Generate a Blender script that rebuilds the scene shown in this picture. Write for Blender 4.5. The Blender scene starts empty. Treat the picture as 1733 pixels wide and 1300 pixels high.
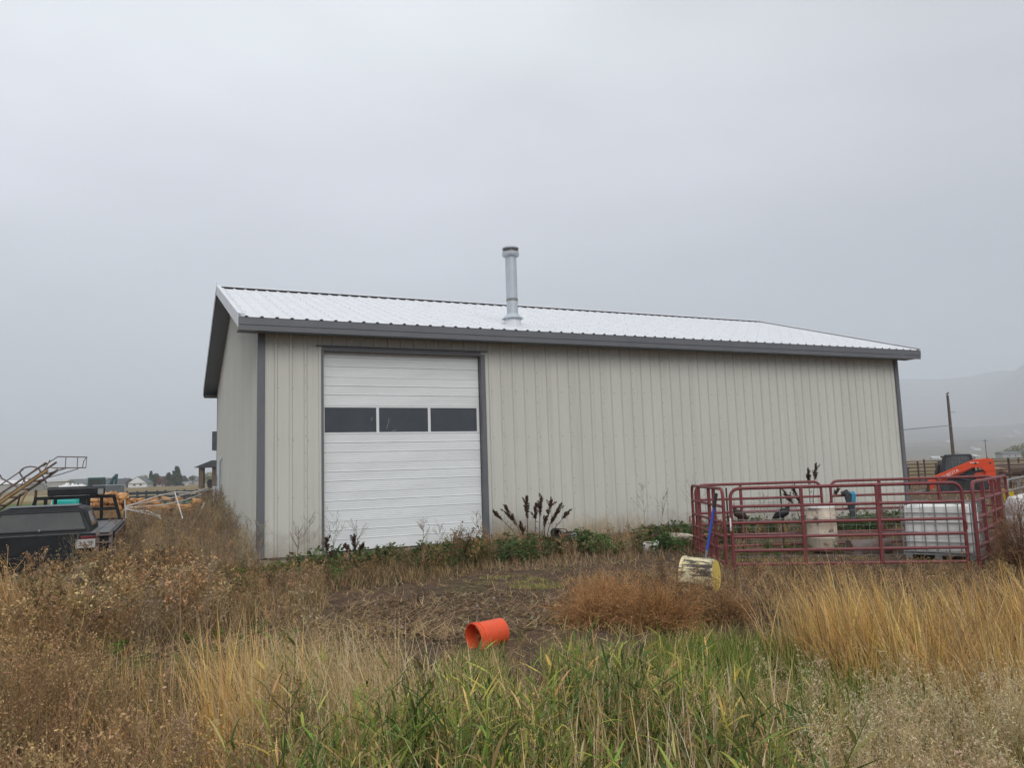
import bpy, bmesh, math, random
import numpy as np
from mathutils import Vector, Matrix

R = math.radians
PI = math.pi
sc = bpy.context.scene
C = sc.collection

# ------------------------------------------------------------------ camera
CAM_Z = 1.616
cam = bpy.data.cameras.new('camera')
cam.sensor_width = 36.0
cam.lens = 1310.72 / 1733 * 36.0
cam.clip_start = 0.1
cam.clip_end = 40000
cam_o = bpy.data.objects.new('camera', cam)
C.objects.link(cam_o)
cam_o.matrix_world = (Matrix.Translation((0, 0, CAM_Z)) @ Matrix.Rotation(PI / 2 + 0.1128, 4, 'X')
                      @ Matrix.Rotation(-0.0324, 4, 'Z'))
sc.camera = cam_o

# ------------------------------------------------------------------ world: overcast sky
world = bpy.data.worlds.new('World')
sc.world = world
world.use_nodes = True
wn = world.node_tree.nodes
wl = world.node_tree.links
wn.clear()
w_out = wn.new('ShaderNodeOutputWorld')
w_bg = wn.new('ShaderNodeBackground')
w_bg2 = wn.new('ShaderNodeBackground')
w_add = wn.new('ShaderNodeAddShader')
sky = wn.new('ShaderNodeTexSky')
sky.sky_type = 'NISHITA'
sky.sun_disc = False
SUN_EL, SUN_AZ = R(34), R(160)      # behind the camera, a little to the right
sky.sun_elevation = SUN_EL
sky.sun_rotation = SUN_AZ
w_bg.inputs['Strength'].default_value = 0.006
wl.new(sky.outputs[0], w_bg.inputs['Color'])
# cloud deck: luminance rises gently towards the zenith as under any overcast
tc = wn.new('ShaderNodeTexCoord')
sep = wn.new('ShaderNodeSeparateXYZ')
wl.new(tc.outputs['Generated'], sep.inputs[0])
ramp = wn.new('ShaderNodeValToRGB')
e = ramp.color_ramp.elements
e[0].position = 0.0
e[0].color = (0.345, 0.364, 0.362, 1)
e[1].position = 1.0
e[1].color = (0.76, 0.78, 0.805, 1)
m = ramp.color_ramp.elements.new(0.22)
m.color = (0.445, 0.458, 0.488, 1)
m = ramp.color_ramp.elements.new(0.36)
m.color = (0.555, 0.566, 0.614, 1)
m = ramp.color_ramp.elements.new(0.50)
m.color = (0.585, 0.605, 0.632, 1)
wl.new(sep.outputs[2], ramp.inputs[0])
cmap = wn.new('ShaderNodeMapping')
cmap.inputs['Scale'].default_value = (1.6, 1.6, 4.2)
wl.new(tc.outputs['Generated'], cmap.inputs[0])
cn = wn.new('ShaderNodeTexNoise')
cn.inputs['Scale'].default_value = 1.3
cn.inputs['Detail'].default_value = 3.0
cn.inputs['Roughness'].default_value = 0.5
wl.new(cmap.outputs[0], cn.inputs['Vector'])
cr = wn.new('ShaderNodeMapRange')
cr.inputs['From Min'].default_value = 0.3
cr.inputs['From Max'].default_value = 0.7
cr.inputs['To Min'].default_value = 0.92
cr.inputs['To Max'].default_value = 1.13
wl.new(cn.outputs[0], cr.inputs[0])
wl.new(ramp.outputs[0], w_bg2.inputs['Color'])
# the cloud is a little thicker to the right
thick = wn.new('ShaderNodeMath')
thick.operation = 'MULTIPLY_ADD'
thick.inputs[1].default_value = -0.31
thick.inputs[2].default_value = 1.0
wl.new(sep.outputs[0], thick.inputs[0])
cm = wn.new('ShaderNodeMath')
cm.operation = 'MULTIPLY'
wl.new(cr.outputs[0], cm.inputs[0])
wl.new(thick.outputs[0], cm.inputs[1])
wl.new(cm.outputs[0], w_bg2.inputs['Strength'])
wl.new(w_bg.outputs[0], w_add.inputs[0])
wl.new(w_bg2.outputs[0], w_add.inputs[1])
wl.new(w_add.outputs[0], w_out.inputs['Surface'])

sun = bpy.data.lights.new('sun', 'SUN')
sun.energy = 1.5
sun.angle = R(40)
sun.color = (1.0, 0.97, 0.93)
sun_o = bpy.data.objects.new('sun', sun)
C.objects.link(sun_o)
sd = Vector((math.sin(SUN_AZ) * math.cos(SUN_EL), math.cos(SUN_AZ) * math.cos(SUN_EL), math.sin(SUN_EL)))
sun_o.rotation_euler = sd.to_track_quat('Z', 'Y').to_euler()

sc.view_settings.view_transform = 'Standard'
sc.view_settings.look = 'None'
sc.view_settings.gamma = 1.0
sc.view_settings.use_curve_mapping = False
sc.view_settings.exposure = 0.5
sc.render.engine = 'CYCLES'
sc.cycles.use_denoising = True
sc.cycles.adaptive_threshold = 0.02
sc.cycles.max_bounces = 6
sc.cycles.diffuse_bounces = 3
sc.cycles.volume_bounces = 1
sc.cycles.transparent_max_bounces = 8

# ------------------------------------------------------------------ helpers
def mat(name, col, rough=0.7, metal=0.0, col2=None, scale=3.0, amt=0.5, bump=0.0, bscale=40.0, spec=0.4,
        detail=6.0, stretch=(1, 1, 1), lo=0.35, hi=0.65, world_co=False, col3=None, scale3=12.0, lo3=0.58, hi3=0.66):
    """procedural principled material: base colour mixed with a second one by noise, optional third layer of stains, bump"""
    m = bpy.data.materials.new(name)
    m.use_nodes = True
    nt = m.node_tree
    n, l = nt.nodes, nt.links
    b = n['Principled BSDF']
    b.inputs['Roughness'].default_value = rough
    b.inputs['Metallic'].default_value = metal
    b.inputs['Specular IOR Level'].default_value = spec
    b.inputs['Base Color'].default_value = (*col, 1)
    src = None
    co = None
    if world_co:
        g = n.new('ShaderNodeNewGeometry')
        co = g.outputs['Position']
    else:
        t = n.new('ShaderNodeTexCoord')
        co = t.outputs['Object']
    mp = n.new('ShaderNodeMapping')
    mp.inputs['Scale'].default_value = stretch
    l.new(co, mp.inputs[0])
    if col2 is not None:
        nz = n.new('ShaderNodeTexNoise')
        nz.inputs['Scale'].default_value = scale
        nz.inputs['Detail'].default_value = detail
        nz.inputs['Roughness'].default_value = 0.6
        l.new(mp.outputs[0], nz.inputs['Vector'])
        mr = n.new('ShaderNodeMapRange')
        mr.inputs['From Min'].default_value = lo
        mr.inputs['From Max'].default_value = hi
        mr.inputs['To Max'].default_value = amt
        l.new(nz.outputs[0], mr.inputs[0])
        mx = n.new('ShaderNodeMix')
        mx.data_type = 'RGBA'
        mx.inputs[6].default_value = (*col, 1)
        mx.inputs[7].default_value = (*col2, 1)
        l.new(mr.outputs[0], mx.inputs[0])
        src = mx.outputs[2]
        if col3 is not None:
            nz3 = n.new('ShaderNodeTexNoise')
            nz3.inputs['Scale'].default_value = scale3
            nz3.inputs['Detail'].default_value = 8
            nz3.inputs['Roughness'].default_value = 0.7
            l.new(mp.outputs[0], nz3.inputs['Vector'])
            mr3 = n.new('ShaderNodeMapRange')
            mr3.inputs['From Min'].default_value = lo3
            mr3.inputs['From Max'].default_value = hi3
            l.new(nz3.outputs[0], mr3.inputs[0])
            mx3 = n.new('ShaderNodeMix')
            mx3.data_type = 'RGBA'
            l.new(src, mx3.inputs[6])
            mx3.inputs[7].default_value = (*col3, 1)
            l.new(mr3.outputs[0], mx3.inputs[0])
            src = mx3.outputs[2]
        l.new(src, b.inputs['Base Color'])
    if bump > 0:
        nb = n.new('ShaderNodeTexNoise')
        nb.inputs['Scale'].default_value = bscale
        nb.inputs['Detail'].default_value = 6
        l.new(mp.outputs[0], nb.inputs['Vector'])
        bp = n.new('ShaderNodeBump')
        bp.inputs['Strength'].default_value = bump
        bp.inputs['Distance'].default_value = 0.02
        l.new(nb.outputs[0], bp.inputs['Height'])
        l.new(bp.outputs[0], b.inputs['Normal'])
    return m


def set_props(o, label=None, cat=None, group=None, kind=None):
    if label: o['label'] = label
    if cat: o['category'] = cat
    if group: o['group'] = group
    if kind: o['kind'] = kind
    return o


def thing(name, label, cat, loc=(0, 0, 0), rz=0.0, group=None):
    o = bpy.data.objects.new(name, None)
    o.empty_display_size = 0.2
    C.objects.link(o)
    o.location = loc
    o.rotation_euler = (0, 0, rz)
    return set_props(o, label, cat, group)


class MB:
    """collects shapes, builds ONE mesh object"""
    def __init__(self):
        self.v, self.f = [], []

    def add(self, verts, faces):
        o = len(self.v)
        self.v += [tuple(p) for p in verts]
        self.f += [tuple(i + o for i in fc) for fc in faces]
        return self

    def box(self, c, s, rot=None):
        x, y, z = s[0] / 2, s[1] / 2, s[2] / 2
        p = [Vector(q) for q in ((-x, -y, -z), (x, -y, -z), (x, y, -z), (-x, y, -z), (-x, -y, z), (x, -y, z), (x, y, z), (-x, y, z))]
        if rot is not None:
            p = [rot @ q for q in p]
        c = Vector(c)
        return self.add([q + c for q in p], [(0, 3, 2, 1), (4, 5, 6, 7), (0, 1, 5, 4), (1, 2, 6, 5), (2, 3, 7, 6), (3, 0, 4, 7)])

    def b2(self, a, b):
        return self.box([(a[i] + b[i]) / 2 for i in range(3)], [abs(b[i] - a[i]) for i in range(3)])

    def tube(self, path, r, n=8, cap=True, closed=False, flat=1.0):
        P = [Vector(p) for p in path]
        N = len(P)
        rs = r if isinstance(r, (list, tuple)) else [r] * N
        vs, up = [], None
        for i in range(N):
            if closed:
                d = P[(i + 1) % N] - P[i - 1]
            else:
                d = P[min(i + 1, N - 1)] - P[max(i - 1, 0)]
            d.normalize()
            if up is None:
                up = Vector((0, 0, 1)) if abs(d.z) < 0.9 else Vector((0, 1, 0))
            side = d.cross(up)
            if side.length < 1e-6:
                side = d.orthogonal()
            side.normalize()
            up = side.cross(d).normalized()
            for k in range(n):
                a = 2 * PI * k / n
                vs.append(P[i] + side * math.cos(a) * rs[i] * flat + up * math.sin(a) * rs[i])
        fs = []
        for i in range(N if closed else N - 1):
            j = (i + 1) % N
            for k in range(n):
                q = (k + 1) % n
                fs.append((i * n + k, i * n + q, j * n + q, j * n + k))
        if cap and not closed:
            fs.append(tuple(range(n - 1, -1, -1)))
            fs.append(tuple((N - 1) * n + k for k in range(n)))
        return self.add(vs, fs)

    def lathe(self, prof, n=20, M=None):
        """profile of (r, z) about z, transformed by M"""
        vs, fs = [], []
        for r, z in prof:
            for k in range(n):
                a = 2 * PI * k / n
                q = Vector((r * math.cos(a), r * math.sin(a), z))
                vs.append(M @ q if M is not None else q)
        for i in range(len(prof) - 1):
            for k in range(n):
                q = (k + 1) % n
                fs.append((i * n + k, i * n + q, (i + 1) * n + q, (i + 1) * n + k))
        if prof[0][0] > 1e-4:
            fs.append(tuple(range(n - 1, -1, -1)))
        return self.add(vs, fs)

    def prism(self, poly, a, b, axis='y'):
        """polygon (two coords) extruded along an axis from a to b"""
        n = len(poly)
        def pt(u, v, w):
            return (u, w, v) if axis == 'y' else ((w, u, v) if axis == 'x' else (u, v, w))
        vs = [pt(u, v, a) for u, v in poly] + [pt(u, v, b) for u, v in poly]
        fs = [tuple(range(n - 1, -1, -1)), tuple(range(n, 2 * n))]
        for i in range(n):
            j = (i + 1) % n
            fs.append((i, j, n + j, n + i))
        return self.add(vs, fs)

    def mesh(self, name):
        me = bpy.data.meshes.new(name)
        me.from_pydata(self.v, [], self.f)
        me.update()
        bm = bmesh.new()
        bm.from_mesh(me)
        bmesh.ops.recalc_face_normals(bm, faces=bm.faces)
        bm.to_mesh(me)
        bm.free()
        return me

    def build(self, name, m, parent=None, smooth=False, bevel=0.0, flip_fix=True):
        if flip_fix:
            me = self.mesh(name)
        else:
            me = bpy.data.meshes.new(name)
            me.from_pydata(self.v, [], self.f)
        return link(name, me, m, parent, smooth, bevel)


def link(name, me, m, parent=None, smooth=False, bevel=0.0):
    o = bpy.data.objects.new(name, me)
    C.objects.link(o)
    if m is not None and not me.materials:
        me.materials.append(m)
    if parent is not None:
        o.parent = parent
    if smooth:
        me.polygons.foreach_set('use_smooth', [True] * len(me.polygons))
        me.set_sharp_from_angle(angle=R(38))
    if bevel > 0:
        bv = o.modifiers.new('bevel', 'BEVEL')
        bv.width = bevel
        bv.segments = 2
        bv.limit_method = 'ANGLE'
    return o


def text_mesh(body, size, extrude=0.002):
    cu = bpy.data.curves.new('lettering', 'FONT')
    cu.body = body
    cu.size = size
    cu.extrude = extrude
    cu.align_x = 'CENTER'
    cu.align_y = 'CENTER'
    o = bpy.data.objects.new('lettering', cu)
    C.objects.link(o)
    dg = bpy.context.evaluated_depsgraph_get()
    me = bpy.data.meshes.new_from_object(o.evaluated_get(dg))
    bpy.data.objects.remove(o)
    return me


def smooth_noise(x, y, seed=0):
    """cheap deterministic value noise (numpy)"""
    rs = np.random.RandomState(seed)
    T = rs.rand(64, 64)
    xi, yi = np.floor(x).astype(int), np.floor(y).astype(int)
    fx, fy = x - xi, y - yi
    fx, fy = fx * fx * (3 - 2 * fx), fy * fy * (3 - 2 * fy)
    a = T[xi % 64, yi % 64]; b = T[(xi + 1) % 64, yi % 64]
    c = T[xi % 64, (yi + 1) % 64]; d = T[(xi + 1) % 64, (yi + 1) % 64]
    return (a * (1 - fx) + b * fx) * (1 - fy) + (c * (1 - fx) + d * fx) * fy


TH = 0.4266
BX, BY = -5.262, 16.022
def bw(s, t):
    """building-local (along front wall, into building) to world xy"""
    return (BX + s * math.cos(TH) - t * math.sin(TH), BY + s * math.sin(TH) + t * math.cos(TH))

def ground_z(x, y):
    x = np.asarray(x, float); y = np.asarray(y, float)
    d = np.hypot(x, y)
    near = np.clip(1 - (d - 40) / 40, 0, 1)
    z = -0.2 + near * (0.10 * (smooth_noise(x * 0.35 + 7, y * 0.35 + 3, 1) - 0.5) + 0.05 * (smooth_noise(x * 1.3, y * 1.3, 2) - 0.5))
    # inside the pen the ground is a little lower
    z = z - 0.05 * np.exp(-(((x - 6.8) / 3.0) ** 2 + ((y - 14.8) / 2.2) ** 2))
    # mound by the weeds at the wall
    return z

# ------------------------------------------------------------------ materials
M = {}
M['siding'] = mat('siding_paint', (0.592, 0.585, 0.530), 0.5, 0.0, (0.545, 0.538, 0.488), 1.1, 0.7, 0.05, 5, stretch=(1, 1, 0.25), spec=0.3)
def weather(m, dirt=(0.30, 0.24, 0.17)):
    """rain streaks down the sheets and mud splashed up from the ground (world height, own ragged outline)"""
    n, l = m.node_tree.nodes, m.node_tree.links
    b = n['Principled BSDF']
    src = b.inputs['Base Color'].links[0].from_socket
    g = n.new('ShaderNodeNewGeometry')
    mp = n.new('ShaderNodeMapping'); mp.inputs['Scale'].default_value = (7, 7, 0.16)
    l.new(g.outputs['Position'], mp.inputs[0])
    st = n.new('ShaderNodeTexNoise'); st.inputs['Scale'].default_value = 1.0; st.inputs['Detail'].default_value = 5
    l.new(mp.outputs[0], st.inputs['Vector'])
    r1 = n.new('ShaderNodeMapRange'); r1.inputs['From Min'].default_value = 0.54; r1.inputs['From Max'].default_value = 0.74; r1.inputs['To Max'].default_value = 0.24
    l.new(st.outputs[0], r1.inputs[0])
    m1 = n.new('ShaderNodeMix'); m1.data_type = 'RGBA'
    l.new(r1.outputs[0], m1.inputs[0]); l.new(src, m1.inputs[6]); m1.inputs[7].default_value = (0.36, 0.34, 0.29, 1)
    sp = n.new('ShaderNodeSeparateXYZ'); l.new(g.outputs['Position'], sp.inputs[0])
    sn = n.new('ShaderNodeTexNoise'); sn.inputs['Scale'].default_value = 3.5; sn.inputs['Detail'].default_value = 9; sn.inputs['Roughness'].default_value = 0.75
    l.new(g.outputs['Position'], sn.inputs['Vector'])
    a = n.new('ShaderNodeMath'); a.operation = 'MULTIPLY_ADD'; a.inputs[1].default_value = 1.7; a.inputs[2].default_value = -0.62
    l.new(sn.outputs[0], a.inputs[0])
    d = n.new('ShaderNodeMath'); d.operation = 'SUBTRACT'
    l.new(a.outputs[0], d.inputs[0]); l.new(sp.outputs[2], d.inputs[1])
    r2 = n.new('ShaderNodeMapRange'); r2.inputs['From Min'].default_value = -0.35; r2.inputs['From Max'].default_value = 0.35; r2.inputs['To Max'].default_value = 0.62
    l.new(d.outputs[0], r2.inputs[0])
    m2 = n.new('ShaderNodeMix'); m2.data_type = 'RGBA'
    l.new(r2.outputs[0], m2.inputs[0]); l.new(m1.outputs[2], m2.inputs[6]); m2.inputs[7].default_value = (*dirt, 1)
    l.new(m2.outputs[2], b.inputs['Base Color'])
weather(M['siding'])
M['roof'] = mat('roof_paint', (0.71, 0.72, 0.735), 0.45, 0.0, (0.64, 0.655, 0.675), 1.4, 0.8, 0.04, 5, spec=0.45)
M['slate'] = mat('slate_trim_paint', (0.128, 0.134, 0.150), 0.45, 0.0, (0.155, 0.157, 0.165), 2.0, 0.7)
M['soffit'] = mat('soffit_paint', (0.24, 0.275, 0.32), 0.55, 0.0, (0.27, 0.30, 0.34), 2.0, 0.6)
M['door'] = mat('white_door_paint', (0.83, 0.855, 0.855), 0.45, 0.0, (0.68, 0.70, 0.70), 0.9, 0.8, 0.03, 4, stretch=(0.4, 1, 2))
M['frame'] = mat('white_aluminium', (0.78, 0.79, 0.80), 0.4, 0.0, (0.72, 0.73, 0.74), 3, 0.5)
M['pane'] = mat('dark_glass', (0.052, 0.060, 0.070), 0.07, 0.0, (0.07, 0.076, 0.084), 1.6, 0.8, spec=0.5)
M['concrete'] = mat('concrete', (0.36, 0.29, 0.21), 0.9, 0, (0.24, 0.19, 0.14), 4, 0.9, 0.5, 30)
M['screw'] = mat('screw_paint', (0.27, 0.26, 0.24), 0.5)
M['galv'] = mat('galvanised_steel', (0.50, 0.545, 0.585), 0.5, 0.2, (0.43, 0.47, 0.51), 5, 0.6)
M['galv_dark'] = mat('weathered_steel', (0.30, 0.30, 0.30), 0.5, 0.4, (0.22, 0.21, 0.2), 8, 0.7)
M['dark'] = mat('dark_gap', (0.02, 0.02, 0.022), 0.9)
M['pen_red'] = mat('maroon_pipe_paint', (0.165, 0.028, 0.034), 0.5, 0, (0.20, 0.06, 0.055), 9, 0.7, 0.05, 50, col3=(0.12, 0.075, 0.05), scale3=14, lo3=0.60, hi3=0.72)
M['wire'] = mat('galvanised_wire', (0.30, 0.30, 0.30), 0.5, 0.3)
M['white_plastic'] = mat('white_plastic', (0.88, 0.87, 0.84), 0.4, 0, (0.80, 0.78, 0.74), 3, 0.7, col3=(0.30, 0.24, 0.18), scale3=5, lo3=0.62, hi3=0.74)
M['dirty_white'] = mat('dirty_white_plastic', (0.66, 0.57, 0.46), 0.5, 0, (0.40, 0.31, 0.23), 4, 0.8, 0.1, 20, col3=(0.08, 0.055, 0.04), scale3=5, lo3=0.55, hi3=0.63)
M['tub'] = mat('muddy_tub_plastic', (0.72, 0.62, 0.34), 0.55, 0, (0.66, 0.60, 0.48), 3, 0.8, 0.2, 30, stretch=(0.8, 4.0, 4.0), col3=(0.06, 0.042, 0.03), scale3=2.6, lo3=0.47, hi3=0.54)
M['tub_yellow'] = mat('yellow_tub_bottom', (0.72, 0.55, 0.12), 0.5, 0, (0.55, 0.42, 0.14), 5, 0.7, col3=(0.2, 0.14, 0.06), scale3=9, lo3=0.62, hi3=0.7)
M['orange_bucket'] = mat('orange_bucket_plastic', (0.80, 0.10, 0.03), 0.45, 0, (0.68, 0.09, 0.035), 9, 0.6, 0.06, 30, spec=0.4, col3=(0.30, 0.10, 0.055), scale3=11, lo3=0.60, hi3=0.72)
M['blue'] = mat('blue_handle', (0.03, 0.10, 0.50), 0.4, 0, (0.03, 0.08, 0.38), 12, 0.6)
M['black_rubber'] = mat('black_rubber', (0.025, 0.025, 0.027), 0.75, 0, (0.05, 0.047, 0.042), 6, 0.6)
M['black_paint'] = mat('black_truck_paint', (0.012, 0.014, 0.016), 0.5, 0, (0.028, 0.030, 0.031), 4, 0.6, spec=0.2)
M['topper_roof'] = mat('faded_topper_roof', (0.075, 0.08, 0.088), 0.5, 0, (0.10, 0.105, 0.11), 3, 0.7)
M['tint'] = mat('tinted_window', (0.045, 0.05, 0.05), 0.08, 0, (0.075, 0.078, 0.07), 2, 0.7)
M['deck'] = mat('worn_steel_deck', (0.10, 0.10, 0.105), 0.6, 0.1, (0.17, 0.165, 0.16), 3, 0.8, 0.1, 12)
M['plate'] = mat('plate_white', (0.46, 0.44, 0.42), 0.6, 0, (0.34, 0.31, 0.29), 20, 0.6)
M['plate_ink'] = mat('plate_ink', (0.05, 0.05, 0.06), 0.6)
M['red_lamp'] = mat('red_lamp_lens', (0.16, 0.015, 0.02), 0.3)
M['rust'] = mat('rusty_steel', (0.17, 0.095, 0.065), 0.85, 0, (0.10, 0.05, 0.035), 6, 0.8, 0.3, 40)
M['rust_grey'] = mat('grey_rusty_steel', (0.17, 0.15, 0.145), 0.75, 0, (0.15, 0.085, 0.06), 5, 0.9, 0.2, 40)
M['old_yellow'] = mat('faded_yellow_paint', (0.36, 0.25, 0.10), 0.65, 0, (0.22, 0.13, 0.07), 5, 0.8)
M['maroon'] = mat('maroon_rust', (0.055, 0.03, 0.035), 0.7, 0, (0.09, 0.045, 0.04), 4, 0.8, 0.2, 20)
M['teal'] = mat('teal_plastic', (0.02, 0.46, 0.41), 0.45, 0, (0.03, 0.38, 0.35), 3, 0.6)
M['wood_cut'] = mat('fresh_split_wood', (0.66, 0.38, 0.16), 0.8, 0, (0.36, 0.17, 0.07), 6, 0.9, 0.2, 30)
M['white_paint'] = mat('white_pipe_paint', (0.68, 0.66, 0.64), 0.5, 0, (0.45, 0.40, 0.36), 5, 0.7)
M['loader_orange'] = mat('loader_orange_paint', (0.78, 0.085, 0.025), 0.4, 0, (0.66, 0.08, 0.03), 3, 0.6)
M['loader_black'] = mat('loader_dark_grey', (0.035, 0.042, 0.048), 0.45, 0, (0.06, 0.062, 0.065), 4, 0.6)
M['letter_white'] = mat('white_decal', (0.8, 0.79, 0.76), 0.5)
M['yellow_plastic'] = mat('yellow_plastic', (0.78, 0.60, 0.03), 0.45, 0, (0.7, 0.52, 0.04), 4, 0.5)
M['pole_wood'] = mat('pole_wood', (0.12, 0.09, 0.075), 0.9, 0, (0.08, 0.062, 0.055), 4, 0.8, 0.3, 20, stretch=(3, 3, 0.3))
M['fence_rust'] = mat('dark_rusty_pipe', (0.05, 0.035, 0.032), 0.7, 0, (0.09, 0.055, 0.045), 3, 0.7)
M['cow_brown'] = mat('brown_hide', (0.13, 0.085, 0.065), 0.8, 0, (0.19, 0.13, 0.10), 2, 0.8)
M['cow_tan'] = mat('tan_hide', (0.32, 0.20, 0.135), 0.8, 0, (0.24, 0.15, 0.10), 2, 0.8)
M['cow_dark'] = mat('dark_hide', (0.035, 0.024, 0.02), 0.8, 0, (0.06, 0.04, 0.03), 2, 0.8)
M['white_hide'] = mat('white_hide', (0.6, 0.57, 0.52), 0.8)
M['hen_brown'] = mat('brown_feathers', (0.035, 0.022, 0.018), 0.8, 0, (0.07, 0.04, 0.03), 20, 0.8)
M['hen_black'] = mat('black_feathers', (0.012, 0.011, 0.012), 0.7, 0, (0.03, 0.026, 0.03), 20, 0.8)
M['comb'] = mat('hen_comb', (0.22, 0.03, 0.03), 0.6)
M['cloth'] = mat('dark_slate_cloth', (0.045, 0.05, 0.058), 0.9, 0, (0.08, 0.08, 0.085), 12, 0.8)
M['blue_rope'] = mat('light_blue_rope', (0.06, 0.30, 0.45), 0.7, 0, (0.05, 0.22, 0.36), 30, 0.7)
M['stone'] = mat('porch_stone', (0.16, 0.115, 0.085), 0.9, 0, (0.09, 0.07, 0.06), 3, 0.9)
M['house_wall'] = mat('house_siding', (0.34, 0.34, 0.33), 0.8, 0, (0.28, 0.28, 0.27), 0.5, 0.7)
M['house_white'] = mat('white_siding', (0.70, 0.70, 0.68), 0.8, 0, (0.62, 0.62, 0.60), 0.4, 0.6)
M['shingle'] = mat('dark_shingle', (0.055, 0.06, 0.068), 0.9, 0, (0.08, 0.085, 0.09), 0.8, 0.8)
M['shingle2'] = mat('grey_green_shingle', (0.11, 0.125, 0.125), 0.9, 0, (0.15, 0.16, 0.16), 0.8, 0.8)
M['shed_wall'] = mat('shed_siding', (0.36, 0.36, 0.33), 0.7, 0, (0.32, 0.31, 0.29), 0.3, 0.6)
M['bark'] = mat('bark', (0.07, 0.055, 0.045), 0.95, 0, (0.045, 0.036, 0.03), 5, 0.8)
M['ex_green'] = mat('teal_green_cab', (0.03, 0.085, 0.09), 0.4, 0, (0.05, 0.1, 0.105), 2, 0.6)
M['truck_grey'] = mat('dark_grey_truck_paint', (0.045, 0.055, 0.062), 0.35, 0, (0.07, 0.08, 0.085), 2, 0.6)
M['cab_glass'] = mat('reflection_grey_cab_glass', (0.10, 0.12, 0.125), 0.15, 0, (0.15, 0.17, 0.17), 3, 0.8)  # lighter grey of a reflection is put into the glass colour
M['far_white'] = mat('far_white_siding', (0.48, 0.48, 0.47), 0.8, 0, (0.40, 0.40, 0.39), 0.4, 0.6)
M['white_sheet'] = mat('white_tarp', (0.78, 0.78, 0.77), 0.6, 0, (0.68, 0.68, 0.67), 2, 0.7, 0.4, 6)


def veg_material(name, transl=0.3, rough=0.75):
    m = bpy.data.materials.new(name)
    m.use_nodes = True
    n, l = m.node_tree.nodes, m.node_tree.links
    b = n['Principled BSDF']
    b.inputs['Roughness'].default_value = rough
    b.inputs['Specular IOR Level'].default_value = 0.06
    at = n.new('ShaderNodeAttribute')
    at.attribute_name = 'Col'
    l.new(at.outputs['Color'], b.inputs['Base Color'])
    tr = n.new('ShaderNodeBsdfTranslucent')
    l.new(at.outputs['Color'], tr.inputs['Color'])
    mx = n.new('ShaderNodeMixShader')
    mx.inputs[0].default_value = transl
    l.new(b.outputs[0], mx.inputs[1])
    l.new(tr.outputs[0], mx.inputs[2])
    l.new(mx.outputs[0], n['Material Output'].inputs['Surface'])
    return m

M['veg'] = veg_material('plant_fibre', 0.24, 0.85)
M['leaf'] = veg_material('tree_leaf', 0.25)


# ================================================================== THE SETTING
def graded(a, b, fine_a, fine_b, step, grow=1.22):
    xs = list(np.arange(fine_a, fine_b + 1e-6, step))
    s, x = step, fine_b
    while x < b:
        s *= grow; x += s; xs.append(min(x, b))
    s, x = step, fine_a
    pre = []
    while x > a:
        s *= grow; x -= s; pre.append(max(x, a))
    return np.array(pre[::-1] + xs)

def sheet(name, xs, ys, zf, m, kind='structure'):
    X, Y = np.meshgrid(xs, ys)
    Z = zf(X, Y)
    nx, ny = len(xs), len(ys)
    v = np.stack([X.ravel(), Y.ravel(), Z.ravel()], 1)
    i = np.arange((ny - 1) * (nx - 1))
    r, c = i // (nx - 1), i % (nx - 1)
    a = r * nx + c
    f = np.stack([a, a + 1, a + nx + 1, a + nx], 1)
    me = bpy.data.meshes.new(name)
    me.from_pydata(v.tolist(), [], f.tolist())
    me.polygons.foreach_set('use_smooth', [True] * len(me.polygons))
    o = link(name, me, m)
    o['kind'] = kind
    return o

def ground_material():
    m = bpy.data.materials.new('soil_and_litter')
    m.use_nodes = True
    n, l = m.node_tree.nodes, m.node_tree.links
    b = n['Principled BSDF']
    b.inputs['Roughness'].default_value = 0.95
    b.inputs['Specular IOR Level'].default_value = 0.1
    g = n.new('ShaderNodeNewGeometry')
    def noise(scale, detail=8, rough=0.65, stretch=None):
        nz = n.new('ShaderNodeTexNoise')
        nz.inputs['Scale'].default_value = scale
        nz.inputs['Detail'].default_value = detail
        nz.inputs['Roughness'].default_value = rough
        if stretch:
            mp = n.new('ShaderNodeMapping')
            mp.inputs['Scale'].default_value = stretch
            l.new(g.outputs['Position'], mp.inputs[0])
            l.new(mp.outputs[0], nz.inputs['Vector'])
        else:
            l.new(g.outputs['Position'], nz.inputs['Vector'])
        return nz.outputs[0]
    def rng(src, lo, hi, mx=1.0):
        r = n.new('ShaderNodeMapRange')
        r.inputs['From Min'].default_value = lo
        r.inputs['From Max'].default_value = hi
        r.inputs['To Max'].default_value = mx
        l.new(src, r.inputs[0])
        return r.outputs[0]
    def mix(fac, a, c2):
        x = n.new('ShaderNodeMix')
        x.data_type = 'RGBA'
        l.new(fac, x.inputs[0])
        if isinstance(a, tuple): x.inputs[6].default_value = (*a, 1)
        else: l.new(a, x.inputs[6])
        x.inputs[7].default_value = (*c2, 1)
        return x.outputs[2]
    c = mix(rng(noise(5.0), 0.4, 0.62), (0.125, 0.084, 0.058), (0.066, 0.045, 0.033))
    c = mix(rng(noise(34.0, 6, 0.75), 0.55, 0.66, 0.75), c, (0.24, 0.165, 0.095))
    c = mix(rng(noise(0.9, 5), 0.52, 0.68, 0.7), c, (0.17, 0.105, 0.055))
    c = mix(rng(noise(0.55, 6), 0.58, 0.68, 0.6), c, (0.075, 0.095, 0.030))
    l.new(c, b.inputs['Base Color'])
    bp = n.new('ShaderNodeBump')
    bp.inputs['Strength'].default_value = 0.9
    bp.inputs['Distance'].default_value = 0.03
    l.new(noise(22, 8, 0.7), bp.inputs['Height'])
    l.new(bp.outputs[0], b.inputs['Normal'])
    return m

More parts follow.
